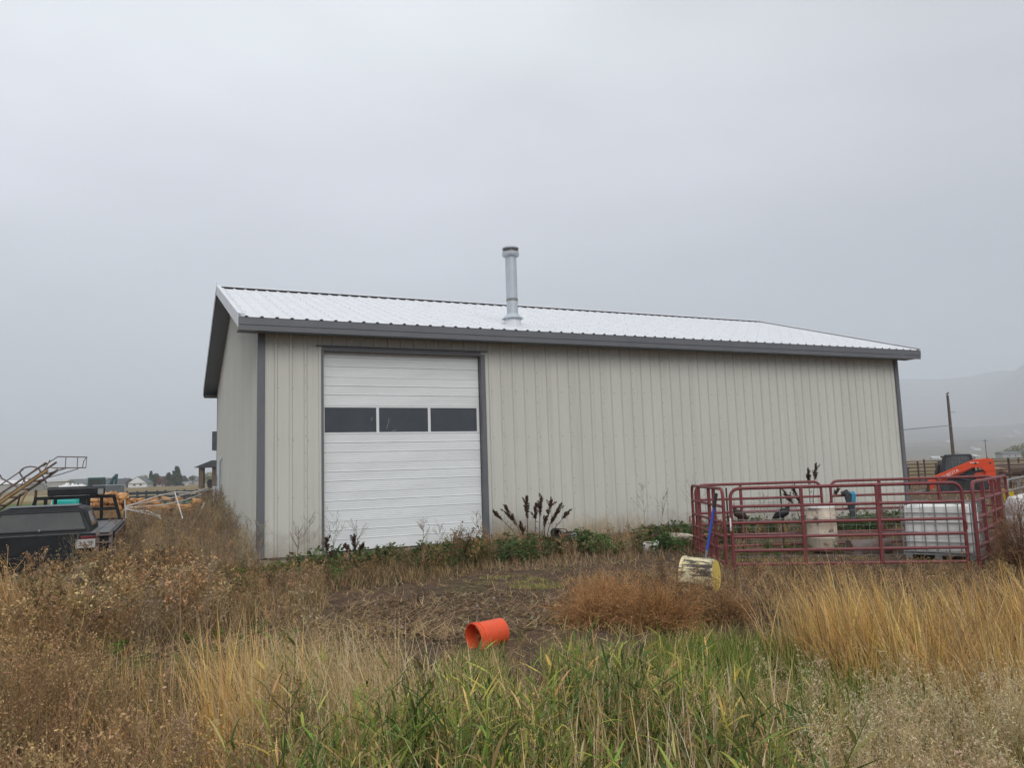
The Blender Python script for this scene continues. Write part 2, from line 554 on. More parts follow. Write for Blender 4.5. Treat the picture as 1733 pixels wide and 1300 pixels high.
M['ground'] = ground_material()
gx = graded(-9000, 9000, -14, 14, 0.4)
gy = graded(-9000, 9000, -2, 30, 0.4)
ground = sheet('ground', gx, gy, ground_z, M['ground'])

# far fields: sheets laid on the ground
M['field'] = mat('dry_field', (0.25, 0.185, 0.095), 0.95, 0, (0.16, 0.115, 0.06), 0.02, 0.9, 0.5, 3, world_co=True,
                 stretch=(0.35, 1.6, 1), col3=(0.13, 0.13, 0.055), scale3=0.035, lo3=0.52, hi3=0.66, spec=0.1)
M['lawn'] = mat('green_field', (0.085, 0.13, 0.035), 0.95, 0, (0.12, 0.15, 0.05), 0.15, 0.9, 0.6, 6, world_co=True, spec=0.1)
M['pale_field'] = mat('pale_stubble', (0.33, 0.27, 0.155), 0.95, 0, (0.24, 0.20, 0.11), 0.05, 0.9, 0.5, 4, world_co=True, stretch=(0.3, 1.5, 1), spec=0.1)
flat = lambda h: (lambda X, Y: np.full_like(X, h))
sheet('field', np.array([-8000, -900, 0, 900, 8000.]), np.array([75, 200, 600, 2000, 8000.]), flat(-0.190), M['field'])
sheet('lawn', np.array([-95, -60, -26.]), np.array([36, 60, 86.]), flat(-0.180), M['lawn'])
sheet('stubble_field', np.array([-160, -100, -44.]), np.array([100, 130, 165.]), flat(-0.180), M['pale_field'])

# hills to the right, rising out of the haze
def hill_h(X, Y):
    d = np.hypot(X, Y)
    k = X / np.maximum(Y, 1)
    side = np.clip((k - 0.33) / 0.15, 0, 1)
    side = side * side * (3 - 2 * side)
    n1 = smooth_noise(X / 420.0, Y / 420.0, 11)
    n2 = smooth_noise(X / 130.0, Y / 130.0, 12)
    n3 = smooth_noise(X / 900.0 + 3, Y / 900.0, 13)
    foot = np.clip((d - 1500) / 2400, 0, 1) * 120 * (0.75 + 0.5 * n1)
    t = np.clip((d - 4300) / 2800, 0, 1)
    t = t * t * (3 - 2 * t)
    mount = t * (505 + 20 * np.clip((k - 0.55) / 0.15, 0, 1.2)) * (0.86 + 0.14 * n3 + 0.06 * n1)
    spur = np.exp(-((d - 5400) / 800.0) ** 2) * 330 * np.clip((k - 0.60) / 0.12, 0, 1) * (0.85 + 0.3 * n1)
    return -0.6 + side * (foot + mount + spur + 10 * n2 * np.clip((d - 1500) / 1500, 0, 1))

M['hills'] = mat('hill_scrub', (0.17, 0.13, 0.09), 0.95, 0, (0.09, 0.085, 0.06), 0.004, 0.9, 0.0, world_co=True, stretch=(1, 1, 3),
                 col3=(0.34, 0.28, 0.19), scale3=0.006, lo3=0.60, hi3=0.66, spec=0.05)
hv, hf = [], []
na, nd = 120, 80
for i in range(nd):
    d = 1400 + (7400 - 1400) * (i / (nd - 1)) ** 1.15
    for j in range(na):
        a = 0.28 + 1.27 * j / (na - 1)
        hv.append((d * math.sin(a), d * math.cos(a)))
hv = np.array(hv)
hz = hill_h(hv[:, 0], hv[:, 1])
for i in range(nd - 1):
    for j in range(na - 1):
        q = i * na + j
        hf.append((q, q + 1, q + na + 1, q + na))
me = bpy.data.meshes.new('hills')
me.from_pydata(np.column_stack([hv, hz]).tolist(), [], hf)
me.polygons.foreach_set('use_smooth', [True] * len(me.polygons))
set_props(link('hills', me, M['hills']), kind='structure')

# the air between
def haze_box():
    b = MB().b2((-9500, -9500, -4), (9500, 9500, 760))
    m = bpy.data.materials.new('pale_haze')
    m.use_nodes = True
    n, l = m.node_tree.nodes, m.node_tree.links
    n.remove(n['Principled BSDF'])
    v = n.new('ShaderNodeVolumePrincipled')
    v.inputs['Color'].default_value = (0.85, 0.915, 1.0, 1)
    v.inputs['Density'].default_value = HAZE_DENSITY
    v.inputs['Anisotropy'].default_value = 0.0
    l.new(v.outputs[0], n['Material Output'].inputs['Volume'])
    o = b.build('haze', m)
    o['kind'] = 'stuff'
    o['label'] = 'pale haze that fades the far hills'
    o['category'] = 'haze'
    return o
HAZE_DENSITY = 3.6e-4
haze_box()

# ================================================================== THE METAL SHOP
L, W, OE, OR = 18.854, 12.869, 0.516, 0.467
HF, FT, HR = 4.638, 0.273, 7.118
RISE = (HR - HF - FT) / (W / 2 + OE)
def roof_z(t):
    tt = t if t < W / 2 else W - t
    return HF + FT + (tt + OE) * RISE

shop = thing('metal_shop', 'long grey metal shop building with white ribbed roof and tall overhead door', 'building', (BX, BY, 0), TH)

RIB, RB, RT, RD = 0.3048, 0.078, 0.030, 0.034   # spacing, rib base, rib top, rib depth
def rib_profile(a, b, off, depth=RD, spacing=RIB):
    """(u, proud) points from a to b with ribs centred on off + k*spacing"""
    pts = [(a, 0.0)]
    k = math.ceil((a - off) / spacing)
    while off + k * spacing < b:
        c = off + k * spacing
        for du, dp in ((-RB / 2 - 0.004, 0), (-RT / 2 - 0.004, depth), (RT / 2 + 0.004, depth), (RB / 2 + 0.004, 0)):
            u = c + du
            if a + 1e-4 < u < b - 1e-4:
                pts.append((u, dp))
        # two shallow stiffeners in the flat
        for du in (0.118, 0.187):
            u = c + du
            if a + 0.02 < u < b - 0.02:
                pts += [(u - 0.012, 0), (u, 0.0022), (u + 0.012, 0)]
        k += 1
    pts.append((b, 0.0))
    pts.sort(key=lambda q: q[0])
    return pts

def ribbed(name, a, b, off, zb, zt, place, m, parent=shop):
    """a sheet of ribbed steel; zb, zt are functions of u; place(u, proud, z) gives the local point"""
    pts = rib_profile(a, b, off)
    mb = MB()
    vs, fs = [], []
    for u, p in pts:
        vs += [place(u, p, zb(u)), place(u, p, zt(u))]
    for i in range(len(pts) - 1):
        fs.append((2 * i, 2 * i + 2, 2 * i + 3, 2 * i + 1))
    mb.add(vs, fs)
    return mb.build(name, m, parent, flip_fix=False)

D0, DW, DB, DH = 1.317, 3.66, 0.06, 4.346
front = lambda u, p, z: (u, -p, z)
off_f = 0.33
# front wall: sheets three ribs wide, cut round the door
edges = [0.0] + [0.18 + 0.9144 * k for k in range(0, 30) if 0.18 + 0.9144 * k < L - 0.2] + [L]
for a, b in zip(edges[:-1], edges[1:]):
    cuts = sorted({a, b, *[c for c in (D0 - 0.02, D0 + DW + 0.02) if a < c < b]})
    for c, d in zip(cuts[:-1], cuts[1:]):
        mid = (c + d) / 2
        z0 = DH + 0.03 if D0 - 0.02 < mid < D0 + DW + 0.02 else 0.02
        ribbed('siding_panel', c + 0.0008, d - 0.0008, off_f, lambda u, z0=z0: z0, lambda u: HF + 0.06, front, M['siding'])
# left gable wall
gable = lambda u, p, z: (-p, u, z)
edges = [0.0] + [0.15 + 0.9144 * k for k in range(0, 20) if 0.15 + 0.9144 * k < W - 0.2] + [W]
for a, b in zip(edges[:-1], edges[1:]):
    if a < W / 2 < b:
        parts = [(a, W / 2), (W / 2, b)]
    else:
        parts = [(a, b)]
    for c, d in parts:
        ribbed('siding_panel', c + 0.0008, d - 0.0008, 0.30, lambda u: 0.02, lambda u: roof_z(u) - 0.16, gable, M['siding'])
# right gable and rear wall
rgable = lambda u, p, z: (L + p, u, z)
for k in range(14):
    a, b = W * k / 14, W * (k + 1) / 14
    ribbed('siding_panel', a, b - 0.001, 0.30, lambda u: 0.02, lambda u: roof_z(u) - 0.16, rgable, M['siding'])
rear = lambda u, p, z: (u, W + p, z)
for k in range(20):
    a, b = L * k / 20, L * (k + 1) / 20
    ribbed('siding_panel', a, b - 0.001, off_f, lambda u: 0.02, lambda u: HF + 0.06, rear, M['siding'])

# screw heads
def screws(name, pts, m, r=0.009):
    mb = MB()
    for p, ax in pts:
        s = [r * 2] * 3
        s[ax] = r
        mb.box(p, s)
    o = mb.build(name, m, shop)
    o['kind'] = 'stuff'
    return o
rnd = random.Random(5)
pts = []
for k in range(0, 62):
    u = off_f + k * RIB + 0.055
    if u > L - 0.1: break
    for z in (0.14, 1.22, 2.42, 3.52, 4.40):
        if D0 - 0.15 < u < D0 + DW + 0.15 and z < DH + 0.04: continue
        pts.append(((u + rnd.uniform(-.008, .008), -0.003, z + rnd.uniform(-.012, .012)), 1))
    if k % 3 == 2:
        for q in range(12):
            z = 0.3 + q * 0.37
            if D0 - 0.15 < u < D0 + DW + 0.15 and z < DH + 0.04: continue
            pts.append(((u - 0.055, -RD - 0.003, z + rnd.uniform(-.02, .02)), 1))
screws('wall_screw_heads', pts, M['screw'])
pts = []
for k in range(42):
    u = 0.30 + k * RIB + 0.055
    if u > W - 0.1: break
    for z in (0.2, 1.3, 2.5, 3.6, 4.4, 5.2, 6.0, 6.6):
        if z < roof_z(u) - 0.3:
            pts.append(((-0.003, u, z + rnd.uniform(-.012, .012)), 0))
screws('gable_screw_heads', pts, M['screw'])

# roof sheets, both slopes
NR = 22
PW = (L + 2 * OR) / NR
slope_len = math.hypot(W / 2 + OE, HR - HF - FT)
ang = math.atan2(HR - HF - FT, W / 2 + OE)
pr = rib_profile(0, PW, PW / 6, 0.026, PW / 3)
vs, fs = [], []
for u, p in pr:
    for q in (-0.03, slope_len - 0.02):
        vs.append((u, q, p))
for i in range(len(pr) - 1):
    fs.append((2 * i, 2 * i + 2, 2 * i + 3, 2 * i + 1))
roof_me = bpy.data.meshes.new('roof_panel')
roof_me.from_pydata(vs, [], fs)
for k in range(NR):
    o = link('roof_panel', roof_me, M['roof'], shop)
    o.location = (-OR + k * PW, -OE, HF + FT + 0.004)
    o.rotation_euler = (ang, 0, 0)
    o = link('roof_panel', roof_me, M['roof'], shop)
    o.location = (-OR + (k + 1) * PW, W + OE, HF + FT + 0.004)
    o.rotation_euler = (ang, 0, PI)
pts = []
mb = MB()
Rx = Matrix.Rotation(ang, 3, 'X')
for k in range(NR * 3):
    u = -OR + (k + 0.5) * PW / 3 + 0.055
    for q in (0.12, 1.0, 2.05, 3.1, 4.15, 5.2, 6.25, 7.0):
        c = Rx @ Vector((0, q, 0.010))
        mb.box((u + rnd.uniform(-.01, .01), -OE + c.y, HF + FT + c.z + 0.004), (0.016, 0.016, 0.008), Rx)
    if k % 3 == 0:
        for q in range(14):
            c = Rx @ Vector((0, 0.3 + q * 0.5, 0.031))
            mb.box((u - 0.055, -OE + c.y, HF + FT + c.z + 0.004), (0.015, 0.015, 0.008), Rx)
o = mb.build('roof_screw_heads', M['screw'], shop)
o['kind'] = 'stuff'
# under-roof deck closes the building above
mb = MB()
for s0, s1 in ((-OE + 0.02, W / 2), (W / 2, W + OE - 0.02)):
    mb.prism([(s0, roof_z(s0) - 0.06), (s1, roof_z(s1) - 0.06), (s1, roof_z(s1) - 0.012), (s0, roof_z(s0) - 0.012)], -OR + 0.02, L + OR - 0.02, 'x')
mb.build('roof_deck', M['dark'], shop)
# ridge cap and rib closures, near-black to paint in the shade beneath its edges
mb = MB()
for sg in (-1, 1):
    poly = [(W / 2, HR + 0.075), (W / 2 + sg * 0.20, HR + 0.075 - 0.20 * RISE), (W / 2 + sg * 0.20, HR + 0.066 - 0.20 * RISE), (W / 2, HR + 0.066)]
    mb.prism(poly, -OR - 0.012, L + OR + 0.012, 'x')
mb.build('ridge_cap', M['roof'], shop)
mb = MB()
for sg in (-1, 1):
    t0 = W / 2 + sg * 0.165
    mb.box((L / 2, t0, HR - 0.165 * RISE + 0.028), (L + 2 * OR - 0.04, 0.03, 0.052))
mb.build('ridge_shade_closure', M['dark'], shop)
# eave fascia: drip edge above, fascia below
for t_out, sg in ((-OE, -1), (W + OE, 1)):
    MB().b2((-OR - 0.006, t_out, HF + 0.115), (L + OR + 0.006, t_out + sg * 0.022, HF + FT - 0.012)).build('drip_trim', M['slate'], shop)
    MB().b2((-OR, t_out + sg * 0.010, HF), (L + OR, t_out - sg * 0.012, HF + 0.112)).build('fascia', M['slate'], shop)
    t_in = 0 if sg < 0 else W
    MB().b2((-OR + 0.01, t_out - sg * 0.013, HF + 0.030), (L + OR - 0.01, t_in + sg * 0.002, HF + 0.044)).build('soffit', M['soffit'], shop)
# rake trims: white on the near slope, slate on the far one
def rake(s0, s1, t0, t1, m, name='rake_trim', lo=-0.20, hi=0.062):
    poly = [(t0, roof_z(t0) + lo), (t1, roof_z(t1) + lo), (t1, roof_z(t1) + hi), (t0, roof_z(t0) + hi)]
    return MB().prism(poly, s0, s1, 'x').build(name, m, shop)
for s0, s1, cap in ((-OR - 0.018, -OR - 0.002, 1), (L + OR + 0.002, L + OR + 0.018, -1)):
    rake(s0, s1, -OE - 0.02, W / 2 - 0.002, M['roof'])
    rake(s0, s1, W / 2 + 0.002, W + OE + 0.02, M['slate'])
    a, b = (s0, s1 + 0.085) if cap > 0 else (s0 - 0.085, s1)
    rake(a, b, -OE - 0.02, W / 2 - 0.002, M['roof'], 'rake_cap', 0.064, 0.078)
    rake(a, b, W / 2 + 0.002, W + OE + 0.02, M['roof'], 'rake_cap', 0.064, 0.078)
for s0, s1 in ((-OR, -0.034), (L + 0.034, L + OR)):
    for t0, t1 in ((-OE, W / 2), (W / 2, W + OE)):
        rake(s0, s1, t0, t1, M['soffit'], 'gable_soffit', -0.185, -0.165)
# little finial pin at the peak
MB().tube([(-OR - 0.01, W / 2, HR + 0.07), (-OR - 0.012, W / 2, HR + 0.16)], 0.008, 6).build('peak_pin', M['galv'], shop)

# corner trims
def corner(s, t, ss, tt):
    mb = MB()
    mb.b2((s - ss * 0.036, t - tt * 0.042, 0.015), (s + ss * 0.108, t - tt * 0.036, HF + 0.028))
    mb.b2((s - ss * 0.042, t - tt * 0.042, 0.015), (s - ss * 0.036, t + tt * 0.09, HF + 0.028))
    mb.build('corner_trim', M['slate'], shop)
corner(0, 0, 1, 1); corner(L, 0, -1, 1); corner(0, W, 1, -1); corner(L, W, -1, -1)
# base trim, foundation
MB().b2((0.16, -0.043, -0.012), (D0 - 0.12, -0.006, 0.022)).build('base_trim', M['rust_grey'], shop)
MB().b2((D0 + DW + 0.12, -0.043, -0.012), (L - 0.16, -0.006, 0.022)).build('base_trim', M['slate'], shop)
MB().b2((-0.02, -0.025, -0.7), (L + 0.02, W + 0.02, -0.013)).build('foundation', M['concrete'], shop)
MB().b2((D0 - 0.10, -0.16, -0.7), (D0 + DW + 0.10, -0.026, 0.030)).build('door_sill', M['concrete'], shop)
MB().b2((0.05, 0.30, -0.01), (L - 0.05, W - 0.05, 0.02)).build('floor_slab', M['concrete'], shop)

# door opening: jamb trims with reveals, header with drip cap
REC = 0.13
for s, sg in ((D0, -1), (D0 + DW, 1)):
    MB().b2((s + sg * 0.002, -0.040, -0.01), (s + sg * (0.055 if sg < 0 else 0.105), -0.034, DH + 0.035)).build('jamb_trim', M['slate'], shop)
    MB().b2((s, -0.040, 0.032), (s + sg * 0.0015, REC + 0.09, DH + 0.035)).build('jamb_reveal', M['slate'], shop)
MB().b2((D0 + 0.002, -0.038, DH), (D0 + DW - 0.002, REC + 0.05, DH + 0.003)).build('header_reveal', M['slate'], shop)
MB().b2((D0 + 0.002, -0.041, DH + 0.004), (D0 + DW - 0.002, -0.035, DH + 0.095)).build('header_trim', M['slate'], shop)
MB().b2((D0 - 0.16, -0.085, DH + 0.098), (D0 + DW + 0.16, -0.032, DH + 0.118)).build('drip_cap', M['slate'], shop)

# overhead door: seven sections, the window one fifth from the ground
door = thing('overhead_door', None, None)
door.parent = shop
door.location = (D0, REC, 0.045)
SH = (DH + 0.07 - 0.045) / 7
def section_profile(h):
    pts = [(0, 0.012), (0.004, 0.0)]
    z = 0.0
    marks = []
    g1, g2 = h * 0.38, h * 0.70
    k = 0.028
    while k < h - 0.02:
        marks.append(k); k += 0.041
    for q in marks:
        if min(abs(q - g1), abs(q - g2)) < 0.030: continue
        pts += [(q - 0.009, 0.0), (q - 0.003, 0.0035), (q + 0.003, 0.0035), (q + 0.009, 0.0)]
    for g in (g1, g2):
        pts += [(g - 0.016, 0.0), (g - 0.005, 0.016), (g + 0.005, 0.016), (g + 0.008, -0.006), (g + 0.022, 0.0)]
    pts += [(h - 0.004, 0.0), (h, 0.012)]
    pts.sort()
    return pts
sp = section_profile(SH)
vs, fs = [], []
for z, dpt in sp:
    vs += [(0.012, dpt, z), (DW - 0.012, dpt, z)]
for i in range(len(sp) - 1):
    fs.append((2 * i, 2 * i + 1, 2 * i + 3, 2 * i + 2))
n0 = len(vs)
vs += [(0.012, 0.045, 0.002), (DW - 0.012, 0.045, 0.002), (DW - 0.012, 0.045, SH - 0.002), (0.012, 0.045, SH - 0.002)]
fs.append((n0, n0 + 1, n0 + 2, n0 + 3))
sec_me = bpy.data.meshes.new('door_section')
sec_me.from_pydata(vs, [], fs)
for k in range(7):
    if k == 4: continue
    o = link('door_section', sec_me, M['door'], door)
    o.location = (0, 0, k * SH + 0.0015)
z0 = 4 * SH
zt = 5 * SH
fr = 0.040
for nm, a, b in (('window_rail', (0.012, -0.004, z0 + 0.002), (DW - 0.012, 0.045, z0 + fr)),
                 ('window_rail', (0.012, -0.004, zt - fr), (DW - 0.012, 0.045, zt - 0.002)),
                 ('window_stile', (0.012, -0.003, z0 + fr), (0.048, 0.045, zt - fr)),
                 ('window_stile', (DW - 0.075, -0.003, z0 + fr), (DW - 0.012, 0.045, zt - fr))):
    MB().b2(a, b).build(nm, M['frame'], door, bevel=0.004)
lite = (DW - 0.048 - 0.075 - 2 * 0.062) / 3
for k in range(3):
    x0 = 0.048 + k * (lite + 0.062)
    MB().b2((x0, 0.014, z0 + fr), (x0 + lite, 0.022, zt - fr)).build('window_pane', M['pane'], door)
    if k < 2:
        MB().b2((x0 + lite, -0.003, z0 + fr), (x0 + lite + 0.062, 0.045, zt - fr)).build('window_mullion', M['frame'], door, bevel=0.004)
MB().b2((0.01, 0.002, -0.035), (DW - 0.01, 0.04, -0.002)).build('bottom_seal', M['black_rubber'], door)
# pale scratches on two panes
for pts in ([(1.07, 0.30), (1.09, 0.34), (1.085, 0.37)], [(1.42, 0.12), (1.45, 0.22)], [(1.46, 0.24), (1.48, 0.34)], [(1.55, 0.06), (1.63, 0.09)]):
    MB().tube([(x, 0.0125, z0 + z) for x, z in pts], 0.004, 4).build('pane_scratch', M['plate'], door)

# flue
flue = thing('chimney', None, None)
flue.parent = shop
fz = roof_z(0.6)
flue.location = (6.13, 0.6, fz)
T = Matrix.Identity(4)
MB().lathe([(0.235, -0.14), (0.20, 0.10), (0.185, 0.16)], 28, T).build('flashing_cone', M['roof'], flue, smooth=True)
MB().box((0, 0.05, 0.024), (0.72, 0.72, 0.008), Rx).build('flashing_plate', M['roof'], flue)
MB().lathe([(0.270, 0.155), (0.262, 0.165), (0.145, 0.27), (0.142, 0.28)], 28, T).build('storm_collar', M['galv'], flue, smooth=True)
MB().lathe([(0.140, 0.10), (0.140, 0.60)], 28, T).build('lower_pipe', M['galv'], flue, smooth=True)
MB().lathe([(0.1435, 0.60), (0.149, 0.605), (0.149, 0.628), (0.1435, 0.633), (0.149, 0.64), (0.149, 0.662), (0.1435, 0.667)], 28, T).build('pipe_joint', M['galv_dark'], flue, smooth=True)
MB().lathe([(0.143, 0.665), (0.143, 1.78)], 28, T).build('upper_pipe', M['galv'], flue, smooth=True)
capo = MB().lathe([(0.143, 1.74), (0.205, 1.765), (0.215, 1.79), (0.215, 1.865), (0.198, 1.872), (0.198, 1.79), (0.10, 1.78)], 28, T).build('chimney_cap', M['galv'], flue, smooth=True)
MB().lathe([(0.10, 1.78), (0.10, 1.96)], 20, T).build('cap_core', M['galv_dark'], capo, smooth=True)
for z in (1.895, 1.925):
    MB().lathe([(0.155, z), (0.195, z), (0.195, z + 0.010), (0.155, z + 0.010), (0.155, z)], 28, T).build('cap_louvre', M['galv_dark'], capo, smooth=True)
MB().lathe([(0.205, 1.945), (0.215, 1.95), (0.215, 1.975), (0.16, 2.005), (0.02, 2.02), (0.0, 2.02)], 28, T).build('cap_lid', M['galv'], capo, smooth=True)
for k in range(6):
    a = k * PI / 3 + 0.2
    MB().box((0.205 * math.cos(a), 0.205 * math.sin(a), 1.905), (0.012, 0.012, 0.09)).build('cap_strut', M['galv_dark'], capo)

# service conduit, meter box and a small window on the left gable
MB().tube([(-0.12, 10.2, -0.3), (-0.12, 10.2, 2.25), (-0.02, 10.2, 2.40)], 0.045, 10).build('service_conduit', M['galv'], shop, smooth=True)
MB().b2((-0.26, 10.75, 0.75), (-0.045, 11.15, 1.45)).build('meter_box', M['galv'], shop, bevel=0.01)
win = MB().b2((-0.055, 11.55, 1.15), (-0.036, 12.35, 2.15)).build('gable_window', M['frame'], shop)
MB().b2((-0.060, 11.60, 1.20), (-0.0565, 12.30, 2.10)).build('window_glass', M['pane'], win)

# ================================================================== THE PEN AND WHAT STANDS ROUND IT
def gz(x, y):
    return float(ground_z(x, y))

def pipe_panel(name, label, p0, p1, zb, H, rails, uprights, mesh=False, group='maroon pipe panels of the pen', m=None, r=0.026, feet=True, cat='livestock panel', corner_r=0.16, legs=0.20):
    """livestock panel of welded pipe standing from p0 to p1; origin at p0 on the ground"""
    m = m or M['pen_red']
    dx, dy = p1[0] - p0[0], p1[1] - p0[1]
    Ln = math.hypot(dx, dy)
    t = thing(name, label, cat, (p0[0], p0[1], zb), math.atan2(dy, dx), group)
    cr = corner_r
    path = [(0, 0, 0.0), (0, 0, H - cr)]
    for k in range(1, 6):
        a = k / 6 * PI / 2
        path.append((cr - cr * math.cos(a), 0, H - cr + cr * math.sin(a)))
    path += [(cr, 0, H), (Ln - cr, 0, H)]
    for k in range(1, 6):
        a = k / 6 * PI / 2
        path.append((Ln - cr + cr * math.sin(a), 0, H - cr + cr * math.cos(a)))
    path += [(Ln, 0, H - cr), (Ln, 0, 0.0)]
    MB().tube(path, r * 1.1, 10).build('frame', m, t, smooth=True)
    for z in rails:
        MB().tube([(0, 0, z), (Ln, 0, z)], r, 8).build('rail', m, t, smooth=True)
    for u in uprights:
        MB().b2((u - 0.024, -0.030, rails[-1]), (u + 0.024, 0.030, H)).build('upright', m, t)
    for u in (0.0, Ln):
        MB().tube([(u, -0.03, H * 0.55), (u, -0.075, H * 0.55), (u, -0.075, H * 0.47)], 0.014, 6).build('hinge_pin', m, t)
    if mesh:
        mb = MB()
        z0, z1 = rails[-1], H * 0.80
        k = 0.20
        while k < Ln - 0.05:
            mb.tube([(k, 0.032, z0), (k, 0.032, z1)], 0.0035, 4)
            k += 0.205
        for q in range(9):
            z = z0 + (z1 - z0) * q / 8
            mb.tube([(0.02, 0.034, z), (Ln - 0.02, 0.034, z)], 0.003, 4)
        o = mb.build('wire_mesh', M['wire'], t)
        o['kind'] = 'stuff'
    return t

PB = -0.24
RL = [1.13, 0.85, 0.61, 0.38, 0.15]
FL, NL = (3.74, 16.6), (3.60, 13.62)
FrL, FrR = (3.71, 13.56), (7.40, 13.0)
RN, RF = (7.52, 12.9), (10.15, 16.2)
BM = (6.46, 16.55)
H = 1.44
pipe_panel('pen_panel', 'short maroon pipe panel behind the blue-handled shovel, left side of the pen', FL, NL, PB, H, RL, [0.75, 1.75, 2.2])
pipe_panel('pen_panel', 'long maroon pipe panel with wire mesh at the front of the pen', FrL, FrR, PB, H, RL, [1.18, 2.40], mesh=True)
pipe_panel('pen_panel', 'maroon pipe panel beside the brown bush, right side of the pen', RN, RF, PB, H, RL, [1.05, 2.2, 3.2])
pipe_panel('pen_panel', 'maroon back panel of the pen that the two hens perch on', (3.82, 16.62), BM, PB, H, RL, [0.95], mesh=True)
pipe_panel('pen_panel', 'maroon back panel of the pen in front of the shop corner', (6.66, 16.55), (10.0, 16.3), PB, H, RL, [1.0, 2.2])
# a short foot under the front panel and the latch tags
MB().b2((0.36, -0.02, 0.0), (0.42, 0.02, 0.15)).build('foot', M['pen_red'], bpy.data.objects['pen_panel.001'])
MB().b2((-0.034, -0.034, 0.72), (-0.010, -0.028, 0.94)).build('white_tag', M['letter_white'], bpy.data.objects['pen_panel.001'])
MB().b2((0.015, -0.036, 0.68), (0.075, -0.029, 0.95)).build('white_tag', M['letter_white'], bpy.data.objects['pen_panel.002'])
# t-posts holding the back panel
for i, (x, y, lb) in enumerate(((4.55, 16.9, 'thin dark steel post behind the perched brown hen'), (5.75, 17.0, 'thin dark steel post behind the perched black hen'))):
    o = MB().b2((x - 0.012, y - 0.012, gz(x, y) - 0.2), (x + 0.012, y + 0.012, 1.12)).b2((x - 0.018, y - 0.003, gz(x, y) - 0.2), (x + 0.018, y + 0.003, 1.118)).build('steel_post', M['fence_rust'])
    set_props(o, lb, 'post', 'steel posts behind the pen')

# white caged liquid tote
tote = thing('caged_tote', 'big white plastic tote in a grey wire cage inside the pen', 'tote', (8.07, 14.92, -0.27), R(-41))
tw, td, th_ = 1.16, 1.0, 1.02
MB().b2((-tw / 2 + 0.03, -td / 2 + 0.03, 0.13), (tw / 2 - 0.03, td / 2 - 0.03, th_)).build('tank', M['white_plastic'], tote, bevel=0.07, smooth=True)
MB().lathe([(0.11, th_ - 0.02), (0.11, th_ + 0.05), (0.095, th_ + 0.055), (0.0, th_ + 0.055)], 20).build('lid', M['black_rubber'], tote, smooth=True)
for side in range(4):
    hw, hd = (tw / 2, td / 2)
    mb = MB()
    n = 6
    if side < 2:
        y = -hd if side == 0 else hd
        for k in range(n + 1):
            x = -hw + 2 * hw * k / n
            mb.tube([(x, y, 0.10), (x, y, th_ + 0.03)], 0.011, 6)
        for k in range(6):
            z = 0.16 + (th_ - 0.13) * k / 5
            mb.tube([(-hw, y, z), (hw, y, z)], 0.011, 6)
    else:
        x = -hw if side == 2 else hw
        for k in range(1, n):
            y = -hd + 2 * hd * k / n
            mb.tube([(x, y, 0.10), (x, y, th_ + 0.03)], 0.011, 6)
        for k in range(6):
            z = 0.16 + (th_ - 0.13) * k / 5
            mb.tube([(x, -hd, z), (x, hd, z)], 0.011, 6)
    mb.build('cage_side', M['galv_dark'], tote, smooth=True)
for x in (-0.35, 0.35):
    MB().tube([(x, -td / 2, th_ + 0.03), (x, td / 2, th_ + 0.03)], 0.016, 6).build('top_bar', M['galv_dark'], tote)
for x in (-tw / 2 + 0.08, 0, tw / 2 - 0.08):
    MB().b2((x - 0.06, -td / 2, 0.0), (x + 0.06, td / 2, 0.10)).build('pallet_runner', M['galv_dark'], tote)
MB().b2((-tw / 2, -td / 2, 0.101), (tw / 2, td / 2, 0.125)).build('pallet_deck', M['galv_dark'], tote)

# white tank beyond the bush
wt = thing('water_tank', 'rounded white water tank behind the brown bush at the right edge', 'tank', (10.3, 15.3, -0.2), R(20))
prof = [(0.0, 0.0), (0.62, 0.0), (0.66, 0.05), (0.66, 0.30), (0.645, 0.33), (0.66, 0.36), (0.66, 0.62), (0.645, 0.65), (0.66, 0.68), (0.655, 0.88), (0.60, 0.99), (0.35, 1.06), (0.16, 1.08)]
MB().lathe(prof, 36).build('shell', M['white_plastic'], wt, smooth=True)
MB().lathe([(0.16, 1.07), (0.16, 1.12), (0.14, 1.13), (0.0, 1.13)], 20).build('lid', M['white_plastic'], wt, smooth=True)

# dirty white drum
dr = thing('plastic_drum', 'dirt-stained white plastic drum standing inside the pen', 'drum', (6.22, 16.05, -0.17), R(30))
r0 = 0.29
prof = [(0.0, 0.0), (r0 - 0.02, 0.0), (r0, 0.03)]
for z in (0.26, 0.30, 0.60, 0.64):
    prof += [(r0, z - 0.018), (r0 + 0.012, z), (r0, z + 0.018)]
prof += [(r0 - 0.008, 0.80), (r0 - 0.03, 0.85)]
MB().lathe(prof, 32).build('barrel', M['dirty_white'], dr, smooth=True)
MB().lathe([(r0 - 0.03, 0.845), (r0 - 0.012, 0.85), (r0 - 0.012, 0.885), (r0 - 0.03, 0.89), (r0 - 0.05, 0.875), (0.0, 0.875)], 32).build('rim', M['white_plastic'], dr, smooth=True)

# halter cloth and blue rope on the back panel
ha = thing('horse_halter', 'dark cloth halter with light blue rope hanging on the back rails', 'halter', (6.98, 16.47, 0.92))
pathx = [(-0.14, 0.0, 0.02), (-0.05, -0.03, 0.05), (0.0, -0.035, -0.05), (0.03, -0.045, -0.2), (0.05, -0.05, -0.38), (0.02, -0.05, -0.55)]
MB().tube(pathx, [0.03, 0.06, 0.085, 0.08, 0.06, 0.045], 8, flat=0.7).build('cloth', M['cloth'], ha, smooth=True)
for k in range(4):
    x = 0.03 + k * 0.022
    MB().tube([(x, -0.07, 0.05), (x + 0.01, -0.13, 0.0), (x, -0.13, -0.12), (x - 0.015, -0.12, -0.2 - 0.02 * k)], 0.012, 6).build('rope_strand', M['blue_rope'], ha, smooth=True)

